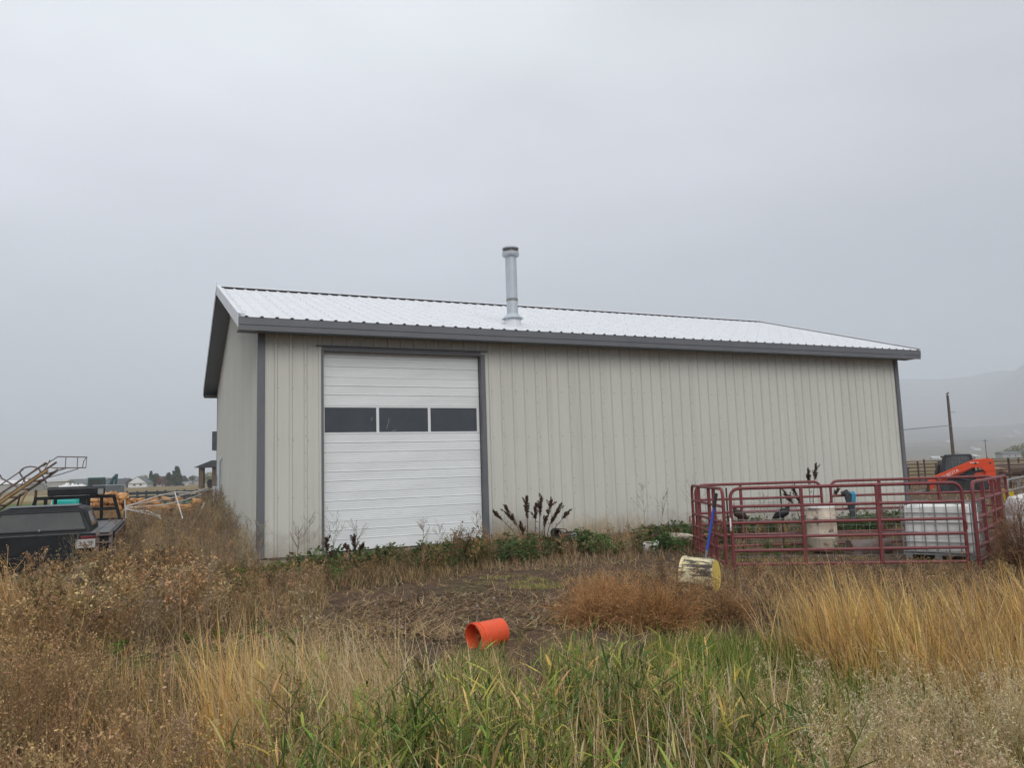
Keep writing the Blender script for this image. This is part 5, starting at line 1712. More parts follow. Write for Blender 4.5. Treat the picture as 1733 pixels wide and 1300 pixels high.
def reed(leaves=9):
    V, T, K = [], [], []
    lean = rs.randn(2) * 0.12
    top = np.array([lean[0], lean[1], 1.0])
    ribbon(V, T, K, (0, 0, 0), top * 0.5, 0.010, 0.009, np.array((0.95, 0.95, 0.8)))
    ribbon(V, T, K, top * 0.5, top, 0.009, 0.004, np.array((0.95, 0.95, 0.8)))
    for i in range(leaves):
        f = 0.12 + 0.85 * i / leaves + rs.uniform(-0.03, 0.03)
        a = i * 2.4 + rs.uniform(-0.6, 0.6)
        P = (top * f)[None]
        dead = rs.rand() < (0.55 if f < 0.35 else 0.17)
        col = np.array([[1.0, 1.0, 1.0]]) * rs.uniform(0.7, 1.3)
        if dead: col = np.array([[4.4, 2.25, 3.9]]) * rs.uniform(0.6, 1.15)
        elif rs.rand() < 0.3: col = np.array([[2.3, 1.55, 1.6]]) * rs.uniform(0.8, 1.2)
        v, t, k, _ = strips(P, np.array([rs.uniform(0.20, 0.40) * (1.05 - 0.35 * f)]), np.array([a]), np.array([rs.uniform(0.45, 1.15)]),
                            np.array([rs.uniform(0.1, 1.0)]), np.array([rs.uniform(0.014, 0.026)]), col, 4, peak=0.3)
        t = t + len(V)
        V += list(v); T += [tuple(x) for x in t]; K += list(k)
    return np.array(V), np.array(T), np.array(K)

def seed_stem(n=26):
    """slender grass stem with a loose pale panicle on top"""
    V, T, K = [], [], []
    b = rs.uniform(0.05, 0.30); a = rs.uniform(0, 2 * PI)
    def at(f): return np.array([math.cos(a) * b * f * f, math.sin(a) * b * f * f, f])
    for i in range(4):
        ribbon(V, T, K, at(i / 4), at((i + 1) / 4), 0.006 - i * 0.001, 0.005 - i * 0.001, np.array((0.72, 0.68, 0.58)))
    for i in range(n):
        f = rs.uniform(0.60, 1.02)
        q = at(f)
        dd = rs.randn(3) * np.array([1, 1, 0.5]) + np.array([0, 0, 0.7]); dd /= np.linalg.norm(dd)
        r = (1.08 - f) * 0.26 + 0.015
        e_ = q + dd * r * rs.uniform(0.3, 1.0)
        if i % 2 == 0:
            ribbon(V, T, K, q, e_, 0.0022, 0.0015, np.array((0.85, 0.82, 0.75)))
        leafy(V, T, K, e_, rs.randn(3) + np.array([0, 0, 0.9]), rs.uniform(0.014, 0.030), 0.0062, np.array((1, 1, 1)) * rs.uniform(0.75, 1.15))
    return np.array(V), np.array(T), np.array(K)

def scatter(vg, protos, P, H, tint, lean=0.08, wide=1.0, bias=(0, 0)):
    """instance prototypes (unit height) at points P with height H and a colour tint"""
    N = len(P)
    which = rs.randint(0, len(protos), N)
    yaw = rs.uniform(0, 2 * PI, N)
    lx = rs.randn(N) * lean + bias[0]; ly = rs.randn(N) * lean + bias[1]
    wd = wide * rs.uniform(0.8, 1.2, N)
    for i, (v, t, k) in enumerate(protos):
        idx = np.where(which == i)[0]
        if len(idx) == 0: continue
        c, s = np.cos(yaw[idx])[:, None], np.sin(yaw[idx])[:, None]
        h = H[idx][:, None]
        w = wd[idx][:, None]
        x = (v[None, :, 0] * c - v[None, :, 1] * s) * h * w + v[None, :, 2] * h * lx[idx][:, None]
        y = (v[None, :, 0] * s + v[None, :, 1] * c) * h * w + v[None, :, 2] * h * ly[idx][:, None]
        z = v[None, :, 2] * h
        VV = np.stack([x + P[idx, 0:1], y + P[idx, 1:2], z + P[idx, 2:3] - 0.01], 2).reshape(-1, 3)
        TT = (t[None] + (np.arange(len(idx)) * len(v))[:, None, None]).reshape(-1, 3)
        KK = (k[None] * tint[idx][:, None, :]).reshape(-1, 3)
        vg.add(VV, TT, KK)

GOLD, GOLD2 = (0.74, 0.50, 0.205), (0.62, 0.40, 0.155)
STRAW, PALE = (0.64, 0.48, 0.25), (0.80, 0.66, 0.46)
BROWN, RUST_, DARKB = (0.315, 0.22, 0.13), (0.37, 0.24, 0.125), (0.12, 0.078, 0.05)
GREYT, TAN = (0.38, 0.31, 0.215), (0.50, 0.37, 0.215)
GREEN, YGREEN, DGREEN = (0.125, 0.19, 0.05), (0.34, 0.34, 0.11), (0.085, 0.14, 0.05)

def blades(vg, P, h0, h1, cols, w0=0.004, w1=0.008, lean=0.25, bend=0.8, az=None, segs=3, tips=None, cw=None, amt=0.2, peak=0.0):
    N = len(P)
    H_ = rs.uniform(h0, h1, N)
    A_ = rs.uniform(0, 2 * PI, N) if az is None else az + rs.randn(N) * 0.9
    v, t, k, Q = strips(P, H_, A_, np.abs(rs.randn(N)) * lean, rs.uniform(0.1, 1, N) * bend, rs.uniform(w0, w1, N),
                        jit(cols, N, amt, cw), segs, None if tips is None else jit(tips, N, 0.15), peak)
    vg.add(v, t, k)
    return Q

def tufts(vg, C_, nb, r, h0, h1, cols, wind=None, ws=0.5, lean=0.22, bend=0.8, w0=0.003, w1=0.006, segs=4, amt=0.15, cw=None):
    """grass in separate tufts, each with its own height and colour"""
    n = len(C_)
    th = np.repeat(rs.uniform(h0, h1, n), nb)
    tc_ = np.repeat(jit(cols, n, 0.22, cw), nb, 0)
    N = n * nb
    a = rs.uniform(0, 2 * PI, N); q = r * np.sqrt(rs.rand(N))
    X = np.repeat(C_[:, 0], nb) + q * np.cos(a); Y = np.repeat(C_[:, 1], nb) + q * np.sin(a)
    P = np.column_stack([X, Y, ground_z(X, Y)])
    az = a.copy()
    if wind is not None:
        vx, vy = np.cos(a) * (1 - ws) + math.cos(wind) * ws + rs.randn(N) * 0.35, np.sin(a) * (1 - ws) + math.sin(wind) * ws + rs.randn(N) * 0.35
        az = np.arctan2(vy, vx)
    col = tc_ * (1 + amt * rs.randn(N, 1)) * (1 + 0.05 * rs.randn(N, 3))
    v, t, k, _ = strips(P, th * rs.uniform(0.45, 1.08, N), az, np.abs(rs.randn(N)) * lean + 0.5 * lean * q / r, rs.uniform(0.0, 1.0, N) ** 1.5 * bend * 1.3,
                        rs.uniform(w0, w1, N), np.clip(col, 0.004, 0.9), segs)
    vg.add(v, t, k)

# ---------------- A: green reed grass in front
vg = Veg()
reeds = [reed(rs.randint(9, 14)) for _ in range(18)]
def reed_ok(X, Y):
    k = X / Y
    edge = 5.35 + 0.35 * smooth_noise(k * 14 + 3, Y * 0 + 1, 41) - 2.2 * np.clip(k - 0.26, 0, 1) * 3 - 1.2 * np.clip(-0.24 - k, 0, 1) * 6
    edge = edge - 0.9 * (rs.rand(len(X)) ** 3) 
    lat = np.clip((k + 0.33) / 0.10, 0, 1) * np.clip((0.40 - k) / 0.12, 0, 1)
    return (Y < edge) & clear_props(X, Y) & (rs.rand(len(X)) < lat + 0.03) & (smooth_noise(X * 2.3, Y * 2.3, 44) > 0.16)
P = zone(1500, -0.33, 0.42, 2.45, 5.9, reed_ok)
H_ = rs.uniform(0.34, 0.72, len(P)) * (0.58 + 0.75 * smooth_noise(P[:, 0] * 2.0, P[:, 1] * 2.0, 42))
tint = jit([GREEN, (0.20, 0.245, 0.07), (0.075, 0.125, 0.04)], len(P), 0.28, [0.40, 0.30, 0.30]) * (0.75 + 0.5 * smooth_noise(P[:, 0] * 2.4, P[:, 1] * 2.4, 45))[:, None]
scatter(vg, reeds, P, H_, tint, 0.13)
P = zone(6500, -0.34, 0.42, 2.3, 5.9, reed_ok)
blades(vg, P, 0.18, 0.50, [GREEN, YGREEN, STRAW, TAN], 0.005, 0.011, 0.4, 1.2, segs=4, cw=[0.4, 0.24, 0.19, 0.17], peak=0.3)
P = zone(1300, -0.32, 0.32, 2.6, 5.6, reed_ok)
blades(vg, P, 0.35, 0.80, [STRAW, PALE, TAN], 0.006, 0.013, 0.16, 0.6, segs=4)
P = zone(260, -0.30, 0.34, 2.8, 5.5, reed_ok)
scatter(vg, [seed_stem(18) for _ in range(5)], P, rs.uniform(0.5, 0.85, len(P)), jit([STRAW, TAN], len(P), 0.15), 0.15, 0.8)
set_props(vg.build('reed_grass'), 'green reed grass with yellowing leaves across the foreground', 'grass', kind='stuff')

# ---------------- B: straw grass arching at the left of the reeds, and the golden clump beside it
vg = Veg()
def clump(vg, cx, cy, r, n, h0, h1, cols, az=None, lean=0.25, bend=0.9, w0=0.003, w1=0.006, tips=None, tuft=None, segs=5):
    a, q = rs.uniform(0, 2 * PI, n), r * np.sqrt(rs.rand(n))
    X, Y = cx + q * np.cos(a), cy + q * np.sin(a)
    P = np.column_stack([X, Y, ground_z(X, Y)])
    return blades(vg, P, h0, h1, cols, w0, w1, lean, bend, az, segs, tips)
for cx, cy, n in ((-1.05, 5.15, 260), (-1.35, 5.5, 300), (-0.85, 5.6, 160), (-1.55, 5.1, 160), (-1.2, 4.6, 240), (-1.65, 5.8, 110)):
    Q = clump(vg, cx, cy, 0.42, n, 0.35, 0.88, [STRAW, YGREEN, PALE, GOLD2], PI * 0.9, 0.26, 1.3, 0.005, 0.010, tips=[PALE, STRAW])
P = zone(420, -0.32, -0.15, 4.5, 6.0)
scatter(vg, [seed_stem(22) for _ in range(6)], P, rs.uniform(0.45, 0.80, len(P)), jit([(0.60, 0.48, 0.30), (0.50, 0.38, 0.2)], len(P), 0.1), 0.12, bias=(-0.12, 0))
P = zone(1700, -0.36, -0.13, 3.0, 6.0)
blades(vg, P, 0.15, 0.48, [STRAW, GREEN, YGREEN, TAN], 0.006, 0.012, 0.35, 1.0, segs=4)
set_props(vg.build('straw_grass'), 'arching straw-coloured grass at the left edge of the green reeds', 'grass', kind='stuff')
vg = Veg()
clump(vg, -1.72, 4.85, 0.22, 190, 0.6, 1.12, [GOLD, GOLD2, STRAW], PI * 0.85, 0.26, 0.35, 0.005, 0.009)
clump(vg, -1.55, 4.95, 0.30, 110, 0.4, 1.0, [GOLD, GOLD2, STRAW], None, 0.18, 0.4, 0.005, 0.009)
clump(vg, -1.9, 4.5, 0.25, 110, 0.3, 0.8, [GOLD2, STRAW, TAN], PI * 0.9, 0.35, 0.5, 0.005, 0.009)
set_props(vg.build('golden_grass_clump'), 'upright golden grass clump left of the reeds in the foreground', 'grass')

# ---------------- C: tall golden grass at the right
vg = Veg()
def gold_ok(X, Y):
    k = X / Y
    front = 6.3 - 0.9 * smooth_noise(k * 10, Y * 0, 51)
    return (Y > front) & (k > 0.345 + 0.06 * smooth_noise(Y * 1.5, Y * 0, 52)) & (Y < 7.4 + 0.9 * smooth_noise(k * 9, Y * 0, 54)) & ~in_pen(X, Y)
tufts(vg, zone(210, 0.34, 0.86, 5.4, 8.4, gold_ok), 24, 0.13, 0.30, 0.92, [GOLD, GOLD2, STRAW, TAN, BROWN], PI, 0.4, 0.24, 1.0, 0.006, 0.012, cw=[0.35, 0.22, 0.18, 0.14, 0.11])
P = zone(150, 0.36, 0.86, 6.2, 8.6, gold_ok)
scatter(vg, [dry_weed(12, 4, 2, 0.45, 0.009, 0.02, (0.8, 0.78, 0.75), (1.1, 1.05, 1.0)) for _ in range(5)], P, rs.uniform(0.3, 0.6, len(P)), jit([BROWN, TAN, RUST_], len(P), 0.2), 0.15)
P = zone(3000, 0.34, 0.86, 5.4, 8.4, gold_ok)
hn = 0.55 + 0.75 * smooth_noise(P[:, 0] * 2.1, P[:, 1] * 2.1, 53)
v, t, k, Q = strips(P, rs.uniform(0.30, 0.80, len(P)) * hn, PI + rs.randn(len(P)) * 1.1, np.abs(rs.randn(len(P))) * 0.22, rs.uniform(0.1, 0.8, len(P)),
                    rs.uniform(0.006, 0.011, len(P)), jit([GOLD, GOLD2, STRAW, TAN, BROWN], len(P), 0.3, [0.35, 0.22, 0.18, 0.12, 0.13]), 4)
vg.add(v, t, k)
for cx, cy, n, h0, h1 in ((2.66, 6.75, 260, 0.5, 1.14), (2.98, 6.95, 190, 0.5, 1.05), (2.45, 7.0, 100, 0.4, 0.95), (4.35, 7.7, 80, 0.45, 0.8), (4.75, 7.2, 130, 0.5, 1.0), (3.5, 7.2, 90, 0.4, 0.8), (5.2, 7.6, 130, 0.5, 1.0), (3.95, 7.0, 70, 0.4, 0.75)):
    clump(vg, cx, cy, 0.30, n, h0, h1, [GOLD, GOLD2, STRAW], PI * 0.95, 0.16, 0.8, 0.006, 0.011)
P = zone(420, 0.37, 0.85, 6.0, 8.2, gold_ok)
scatter(vg, [seed_stem(12) for _ in range(5)], P, rs.uniform(0.45, 0.85, len(P)), jit([GOLD, STRAW], len(P), 0.12), 0.10, 0.5, bias=(-0.10, 0))
set_props(vg.build('golden_grass'), 'tall golden dry grass standing in front of the pen', 'grass', kind='stuff')

# ---------------- D: pale seed-head grass, lower right
vg = Veg()
sp_ = [seed_stem(rs.randint(44, 64)) for _ in range(10)]
def pale_ok(X, Y):
    k = X / Y
    n_ = smooth_noise(X * 1.9 + 5, Y * 1.9, 61)
    return ((k > 0.31) & (n_ > 0.50)) | ((k > 0.22) & (n_ > 0.66) & (Y < 3.6))
P = zone(1250, 0.20, 0.85, 2.5, 4.9, pale_ok)
scatter(vg, sp_, P, rs.uniform(0.40, 0.76, len(P)), jit([PALE, (0.86, 0.70, 0.47), (0.70, 0.53, 0.31)], len(P), 0.15) * 0.86, 0.16, 1.0)
tufts(vg, zone(70, 0.24, 0.85, 2.6, 5.2), 26, 0.08, 0.35, 0.7, [GREEN, YGREEN, STRAW, TAN], None, w0=0.003, w1=0.007, cw=[0.3, 0.25, 0.25, 0.2])
P = zone(3000, 0.24, 0.85, 2.4, 5.2)
blades(vg, P, 0.25, 0.62, [TAN, STRAW, YGREEN, BROWN, GREEN], 0.003, 0.007, 0.25, 0.8, segs=4, cw=[0.3, 0.25, 0.17, 0.13, 0.15])
P = zone(160, -0.30, -0.16, 2.45, 3.3)
scatter(vg, sp_, P, rs.uniform(0.4, 0.62, len(P)), jit([PALE, (0.5, 0.42, 0.28)], len(P), 0.12), 0.16)
set_props(vg.build('pale_seed_grass'), 'pale feathery seed-head grass along the lower right foreground', 'grass', kind='stuff')

# ---------------- E: short green grass between reeds and golden grass
vg = Veg()
P = zone(9000, 0.16, 0.50, 4.6, 7.6, lambda X, Y: smooth_noise(X * 2, Y * 2, 66) > 0.25)
blades(vg, P, 0.16, 0.44, [(0.13, 0.20, 0.04), YGREEN, GREEN, STRAW], 0.004, 0.009, 0.3, 1.2, segs=3, cw=[0.4, 0.3, 0.2, 0.1])
P = zone(5000, -0.1, 0.22, 5.3, 7.3, lambda X, Y: clear_props(X, Y) & (smooth_noise(X * 2, Y * 2, 67) > 0.35) & (Y < 7.6 - 4 * np.abs(X - 0.2) * 0.2))
blades(vg, P, 0.12, 0.40, [GREEN, YGREEN, TAN, STRAW], 0.004, 0.008, 0.3, 1.0, segs=3, cw=[0.35, 0.25, 0.2, 0.2])
for cx, cy, r_, n in ((-0.2, 13.0, 0.7, 1500), (0.3, 12.2, 0.45, 900), (-3.4, 8.0, 0.4, 500), (-2.6, 6.4, 0.25, 350), (-4.6, 12.2, 0.7, 1000), (-2.9, 10.9, 0.35, 350), (4.9, 14.8, 0.9, 1200), (-3.9, 9.3, 0.35, 300)):
    a, q = rs.uniform(0, 2 * PI, n), r_ * np.sqrt(rs.rand(n))
    X, Y = cx + q * np.cos(a), cy + 0.6 * q * np.sin(a)
    ok_ = smooth_noise(X * 4, Y * 4, 71) > 0.42
    X, Y = X[ok_], Y[ok_]
    blades(vg, np.column_stack([X, Y, ground_z(X, Y)]), 0.02, 0.09, [(0.13, 0.20, 0.05), YGREEN, TAN], 0.004, 0.009, 0.7, 0.8, segs=2)
set_props(vg.build('green_grass'), 'short green grass growing in patches between the taller clumps', 'grass', kind='stuff')

# ---------------- F: dry brown weeds on the left
vg = Veg()
near_w = [dry_weed(rs.randint(10, 15), 4, 3, 0.5, 0.013, 0.018, (0.75, 0.72, 0.68), (1.15, 1.1, 1.0)) for _ in range(9)]
mid_w = [dry_weed(rs.randint(9, 13), 3, 2, 0.5, 0.022, 0.042, (0.8, 0.78, 0.75), (1.1, 1.05, 1.0)) for _ in range(9)]
def left_ok(X, Y):
    k = X / Y
    rb = np.where(Y < 7.2, -0.285, -0.245)
    return (k < rb) & ~flat_path(X, Y) & ~truck_zone(X, Y) & outside_shop(X, Y)
P = zone(1050, -0.86, -0.26, 2.5, 8.5, left_ok)
low = np.where((P[:, 0] / P[:, 1] > -0.52) & (P[:, 1] > 4.6), 0.55, 1.0)
low = low * (0.62 + 0.75 * smooth_noise(P[:, 0] * 1.5, P[:, 1] * 1.5, 91))
scatter(vg, near_w, P, rs.uniform(0.36, 0.72, len(P)) * low, jit([BROWN, TAN, RUST_, (0.34, 0.25, 0.16)], len(P), 0.25, [0.35, 0.25, 0.15, 0.25]), 0.16, 0.95)
P = zone(1150, -0.86, -0.24, 8.0, 13.5, left_ok)
capk = np.where((P[:, 0] / P[:, 1] > -0.37) & (P[:, 1] > 9.2), 0.55, 1.0)
scatter(vg, mid_w, P, rs.uniform(0.34, 0.76, len(P)) * capk * (0.62 + 0.75 * smooth_noise(P[:, 0] * 1.2, P[:, 1] * 1.2, 92)), jit([BROWN, TAN, RUST_, GREYT], len(P), 0.25, [0.35, 0.25, 0.15, 0.25]), 0.14, 1.0)
P = zone(12000, -0.86, -0.24, 2.4, 13.5, left_ok)
blades(vg, P, 0.12, 0.40, [BROWN, TAN, DARKB, STRAW, (0.13, 0.15, 0.05)], 0.006, 0.011, 0.6, 0.9, segs=3, cw=[0.35, 0.27, 0.16, 0.14, 0.08])
P = zone(900, -0.7, -0.27, 2.6, 7.0, left_ok)
blades(vg, P, 0.25, 0.7, [STRAW, GOLD2, TAN], 0.005, 0.009, 0.28, 0.5, segs=4)
P = zone(26, -0.5, -0.12, 6.8, 10.5)
scatter(vg, near_w, P, rs.uniform(0.3, 0.5, len(P)), jit([(0.10, 0.06, 0.04), (0.16, 0.09, 0.05)], len(P), 0.15), 0.12, 0.5)
set_props(vg.build('dry_weeds'), 'dense brown dried weeds filling the left foreground', 'weeds', kind='stuff')

# ---------------- G: darker weeds before the left end of the shop
vg = Veg()
dark_w = [dry_weed(rs.randint(9, 13), 3, 2, 0.46, 0.024, 0.050, (0.7, 0.68, 0.66), (1.05, 1.0, 0.95), up=1.2) for _ in range(8)]
def g_ok(X, Y):
    o, s = wall_off(X, Y)
    return (o > 0.5) & (o < 4.6 - 0.35 * np.clip(s, 0, 9)) & (s > -4.5) & (s < 6.0) & ~flat_path(X, Y) & ~truck_zone(X, Y)
P = zone(620, -0.56, -0.03, 10.8, 17.5, g_ok)
P = P[rs.rand(len(P)) < 0.15 + bare_margin(P[:, 0], P[:, 1])]
oo, ss = wall_off(P[:, 0], P[:, 1])
scatter(vg, dark_w, P, rs.uniform(0.35, 0.72, len(P)) * np.clip(0.42 + 0.22 * oo + 0.25 * (ss < 0), 0.4, 1.0) * (0.55 + 0.8 * smooth_noise(P[:, 0] * 1.7, P[:, 1] * 1.7, 81)) * np.where((ss > -1.2) & (ss < 3.4), 0.62, 1.0), jit([BROWN, DARKB, (0.22, 0.17, 0.10), (0.19, 0.15, 0.09), RUST_], len(P), 0.18, [0.3, 0.22, 0.2, 0.16, 0.12]), 0.12, 1.0)
P = zone(9000, -0.56, -0.03, 10.5, 17.5, g_ok)
P = P[rs.rand(len(P)) < bare_margin(P[:, 0], P[:, 1]) ** 1.5]
blades(vg, P, 0.06, 0.30, [BROWN, DARKB, TAN, (0.12, 0.145, 0.05)], 0.008, 0.014, 0.75, 0.8, segs=3, cw=[0.32, 0.2, 0.28, 0.2])
set_props(vg.build('dark_weeds'), 'dark brown weeds growing before the left end of the shop', 'weeds', kind='stuff')

# ---------------- H: tall grey-tan weeds between the flatbed and the shop
vg = Veg()
tall_w = [dry_weed(rs.randint(11, 15), 4, 1, 0.42, 0.018, 0.030, (0.95, 0.95, 0.95), (0.9, 0.85, 0.8), up=1.3) for _ in range(9)]
def h_ok(X, Y):
    o, s = wall_off(X, Y)
    dx, dy = X + 7.15, Y - 13.7
    right_of_truck = (dx * 0.91 + dy * 0.415) > 0.10
    return (s < -0.15) & (right_of_truck | (Y > 22.5)) & (X > -26) & (Y > 13.4) & ~truck_zone(X, Y)
P = zone(1050, -0.60, -0.30, 13.4, 26, h_ok)
hh = np.clip(0.62 + 0.075 * (P[:, 1] - 14), 0.6, np.where(P[:, 0] / P[:, 1] < -0.405, 0.90, 1.20))
hh = hh * (0.78 + 0.42 * smooth_noise(P[:, 0] * 1.3, P[:, 1] * 1.3, 93))
scatter(vg, tall_w, P, rs.uniform(0.72, 1.18, len(P)) * hh, jit([GREYT, TAN, BROWN, (0.25, 0.20, 0.15)], len(P), 0.15, [0.35, 0.2, 0.2, 0.25]), 0.14, 0.9)
P = zone(8000, -0.62, -0.30, 13.4, 30, h_ok)
blades(vg, P, 0.3, 0.8, [GREYT, TAN, BROWN], 0.006, 0.011, 0.25, 0.5, segs=3)
P = zone(2600, -0.72, -0.36, 26, 48, h_ok)
blades(vg, P, 0.25, 0.6, [TAN, (0.20, 0.19, 0.08), STRAW], 0.012, 0.022, 0.25, 0.5, segs=2)
set_props(vg.build('tall_dry_weeds'), 'tall grey-tan dried weeds between the flatbed and the shop', 'weeds', kind='stuff')

# ---------------- I: low growth along the shop wall
vg = Veg()
gp = [green_plant(rs.randint(5, 8), rs.randint(10, 15), 0.20, 0.085) for _ in range(8)]
def spots_s(lst):
    out = []
    for s0, s1, o0, o1, n in lst:
        s = rs.uniform(s0, s1, n); o = rs.uniform(o0, o1, n)
        out.append(np.column_stack([BX + s * math.cos(TH) + o * math.sin(TH), BY + s * math.sin(TH) - o * math.cos(TH)]))
    q = np.concatenate(out)
    return np.column_stack([q, ground_z(q[:, 0], q[:, 1])])
P = spots_s([(3.2, 5.3, 0.4, 1.4, 70), (4.2, 5.2, 1.2, 1.8, 22), (1.5, 3.2, 0.6, 1.3, 26), (1.9, 3.0, 0.3, 0.7, 14), (5.9, 7.2, 0.5, 1.5, 60), (8.6, 10.4, 0.6, 1.5, 70), (10.6, 12.6, 0.5, 1.6, 50), (12.5, 15.5, 0.5, 2.2, 60), (0.3, 1.3, 0.8, 1.6, 26), (2.4, 5.0, 1.6, 2.8, 40), (6.5, 10, 1.6, 2.8, 34), (15.0, 17.5, 0.4, 2.4, 40)])
scatter(vg, gp, P, rs.uniform(0.24, 0.52, len(P)), jit([DGREEN, (0.075, 0.12, 0.045), (0.12, 0.15, 0.06), (0.10, 0.115, 0.06)], len(P), 0.2), 0.1, 1.1)
P = spots_s([(-4.5, -0.3, 1.4, 4.6, 90), (-2.5, 1.5, 1.0, 3.0, 40)])
scatter(vg, gp, P, rs.uniform(0.16, 0.42, len(P)), jit([DGREEN, (0.12, 0.16, 0.05)], len(P), 0.2), 0.1, 1.2)
P = zone(60, -0.55, -0.27, 3.2, 9.5)
scatter(vg, gp, P, rs.uniform(0.10, 0.26, len(P)), jit([(0.13, 0.20, 0.05), DGREEN], len(P), 0.2), 0.1, 1.2)
set_props(vg.build('low_green_plants'), 'low green leafy plants along the foot of the shop wall', 'plants', kind='stuff')
vg = Veg()
P = spots_s([(2.2, 6.0, 0.4, 2.6, 200), (6.0, 13.0, 0.6, 3.2, 240), (5.1, 6.2, 0.2, 0.9, 60)])
P = P[rs.rand(len(P)) < 0.2 + bare_margin(P[:, 0], P[:, 1])]
scatter(vg, dark_w, P, rs.uniform(0.20, 0.46, len(P)), jit([BROWN, TAN, GREYT, (0.18, 0.15, 0.085)], len(P), 0.18), 0.15, 1.1)
P = spots_s([(2.0, 13.5, 0.15, 4.0, 9000), (5.05, 6.0, 0.12, 0.8, 900), (13, 19, 0.2, 3.0, 1800)])
P = P[~flat_path(P[:, 0], P[:, 1])]
P = P[rs.rand(len(P)) < 0.75 * bare_margin(P[:, 0], P[:, 1]) ** 1.3]
blades(vg, P, 0.06, 0.28, [BROWN, RUST_, TAN, GREYT, (0.13, 0.145, 0.05)], 0.008, 0.013, 0.8, 0.8, segs=3, cw=[0.25, 0.25, 0.2, 0.18, 0.12])
P = spots_s([(5.1, 5.9, 0.25, 0.6, 420), (7.4, 9.2, 0.2, 0.5, 240), (6.9, 8.0, 0.2, 0.6, 150)])
blades(vg, P, 0.3, 0.90, [TAN, STRAW, (0.42, 0.33, 0.22)], 0.005, 0.010, 0.22, 0.4, segs=4)
set_props(vg.build('wall_side_grass'), 'brown dry grass along the foot of the shop wall', 'grass', kind='stuff')

# ---------------- K: flattened straw and litter on the bare ground
vg = Veg()
def lit_ok(X, Y): return outside_shop(X, Y) & clear_props(X, Y)
P = zone(11000, -0.66, 0.45, 6.0, 15.5, lit_ok)
P[:, 2] += rs.uniform(0.0, 0.03, len(P))
v, t, k, Q = strips(P, rs.uniform(0.06, 0.30, len(P)), rs.uniform(0, 2 * PI, len(P)), rs.uniform(1.15, 1.6, len(P)), rs.uniform(-0.25, 0.25, len(P)), rs.uniform(0.006, 0.012, len(P)),
                    jit([TAN, BROWN, STRAW, DARKB, RUST_], len(P), 0.22, [0.28, 0.27, 0.15, 0.18, 0.12]), 2)
vg.add(v, t, k)
P = zone(5000, -0.66, 0.12, 6.4, 11.5, lambda X, Y: flat_path(X, Y))
P[:, 2] += rs.uniform(0.0, 0.06, len(P))
v, t, k, Q = strips(P, rs.uniform(0.12, 0.5, len(P)), 0.5 + rs.randn(len(P)) * 1.1 + PI * (rs.rand(len(P)) < 0.4), rs.uniform(1.15, 1.55, len(P)), rs.uniform(-0.1, 0.35, len(P)), rs.uniform(0.005, 0.011, len(P)),
                    jit([TAN, BROWN, STRAW, RUST_, DARKB], len(P), 0.2, [0.3, 0.27, 0.13, 0.13, 0.17]), 3)
bare = ((Q[:, 0, 0] + 0.7) / 1.5) ** 2 + ((Q[:, 0, 1] - 10.6) / 1.5) ** 2 < 0.8
keep = ~bare | (rs.rand(len(P)) < 0.25)
kk = np.repeat(keep, 7); 
vv = v[kk]; K_ = k[kk]
n_k = int(keep.sum())
tri = t[:5] if False else None
base_t = t.reshape(len(P), -1, 3)[0]
T2 = (base_t[None] + (np.arange(n_k) * 7)[:, None, None]).reshape(-1, 3)
vg.add(vv, T2, K_)
P = zone(70, -0.30, 0.06, 8.2, 12.0, lambda X, Y: flat_path(X, Y) & clear_props(X, Y))
scatter(vg, mid_w, P, rs.uniform(0.08, 0.22, len(P)), jit([BROWN, TAN, DARKB], len(P), 0.2), 0.3, 1.3)
# clods and small stones
P = zone(7000, -0.35, 0.30, 7.5, 14.5, lambda X, Y: flat_path(X, Y) & lit_ok(X, Y))
tet = np.array([(-1, -0.6, -0.3), (1, -0.7, -0.3), (0.1, 1, -0.3), (0.05, 0, 0.8)]) 
S_ = 0.006 + 0.045 * rs.rand(len(P)) ** 3
A_ = rs.uniform(0, 2 * PI, len(P))
cx_, sx_ = np.cos(A_)[:, None], np.sin(A_)[:, None]
VV = np.stack([(tet[None, :, 0] * cx_ - tet[None, :, 1] * sx_) * S_[:, None] + P[:, 0:1], (tet[None, :, 0] * sx_ + tet[None, :, 1] * cx_) * S_[:, None] + P[:, 1:2], tet[None, :, 2] * S_[:, None] + P[:, 2:3]], 2).reshape(-1, 3)
TT = (np.array([(0, 1, 3), (1, 2, 3), (2, 0, 3)])[None] + (np.arange(len(P)) * 4)[:, None, None]).reshape(-1, 3)
vg.add(VV, TT, np.repeat(jit([DARKB, (0.09, 0.065, 0.048), (0.20, 0.145, 0.10), (0.34, 0.29, 0.24)], len(P), 0.25, [0.35, 0.3, 0.28, 0.07]), 4, 0))
set_props(vg.build('straw_litter'), 'flattened straw and dead stalks strewn over the bare soil', 'straw', kind='stuff')

# ---------------- L: rough growth round the pen and the middle right
vg = Veg()
def l_ok(X, Y): return ~in_pen(X, Y) & clear_props(X, Y) & outside_shop(X, Y)
P = zone(420, 0.16, 0.62, 8.6, 12.6, l_ok)
scatter(vg, mid_w, P, rs.uniform(0.16, 0.40, len(P)), jit([BROWN, RUST_, TAN, DARKB], len(P), 0.18), 0.16, 1.1)
P = zone(6500, 0.05, 0.85, 8.0, 13.2, l_ok)
P = P[rs.rand(len(P)) < 0.25 + bare_margin(P[:, 0], P[:, 1])]
blades(vg, P, 0.06, 0.30, [BROWN, RUST_, TAN, DARKB, (0.12, 0.13, 0.05)], 0.007, 0.012, 0.75, 0.8, segs=3, cw=[0.28, 0.22, 0.25, 0.15, 0.10])
P = zone(60, 0.24, 0.62, 14.6, 17.0, lambda X, Y: in_pen(X, Y) & (Y > 15.4))
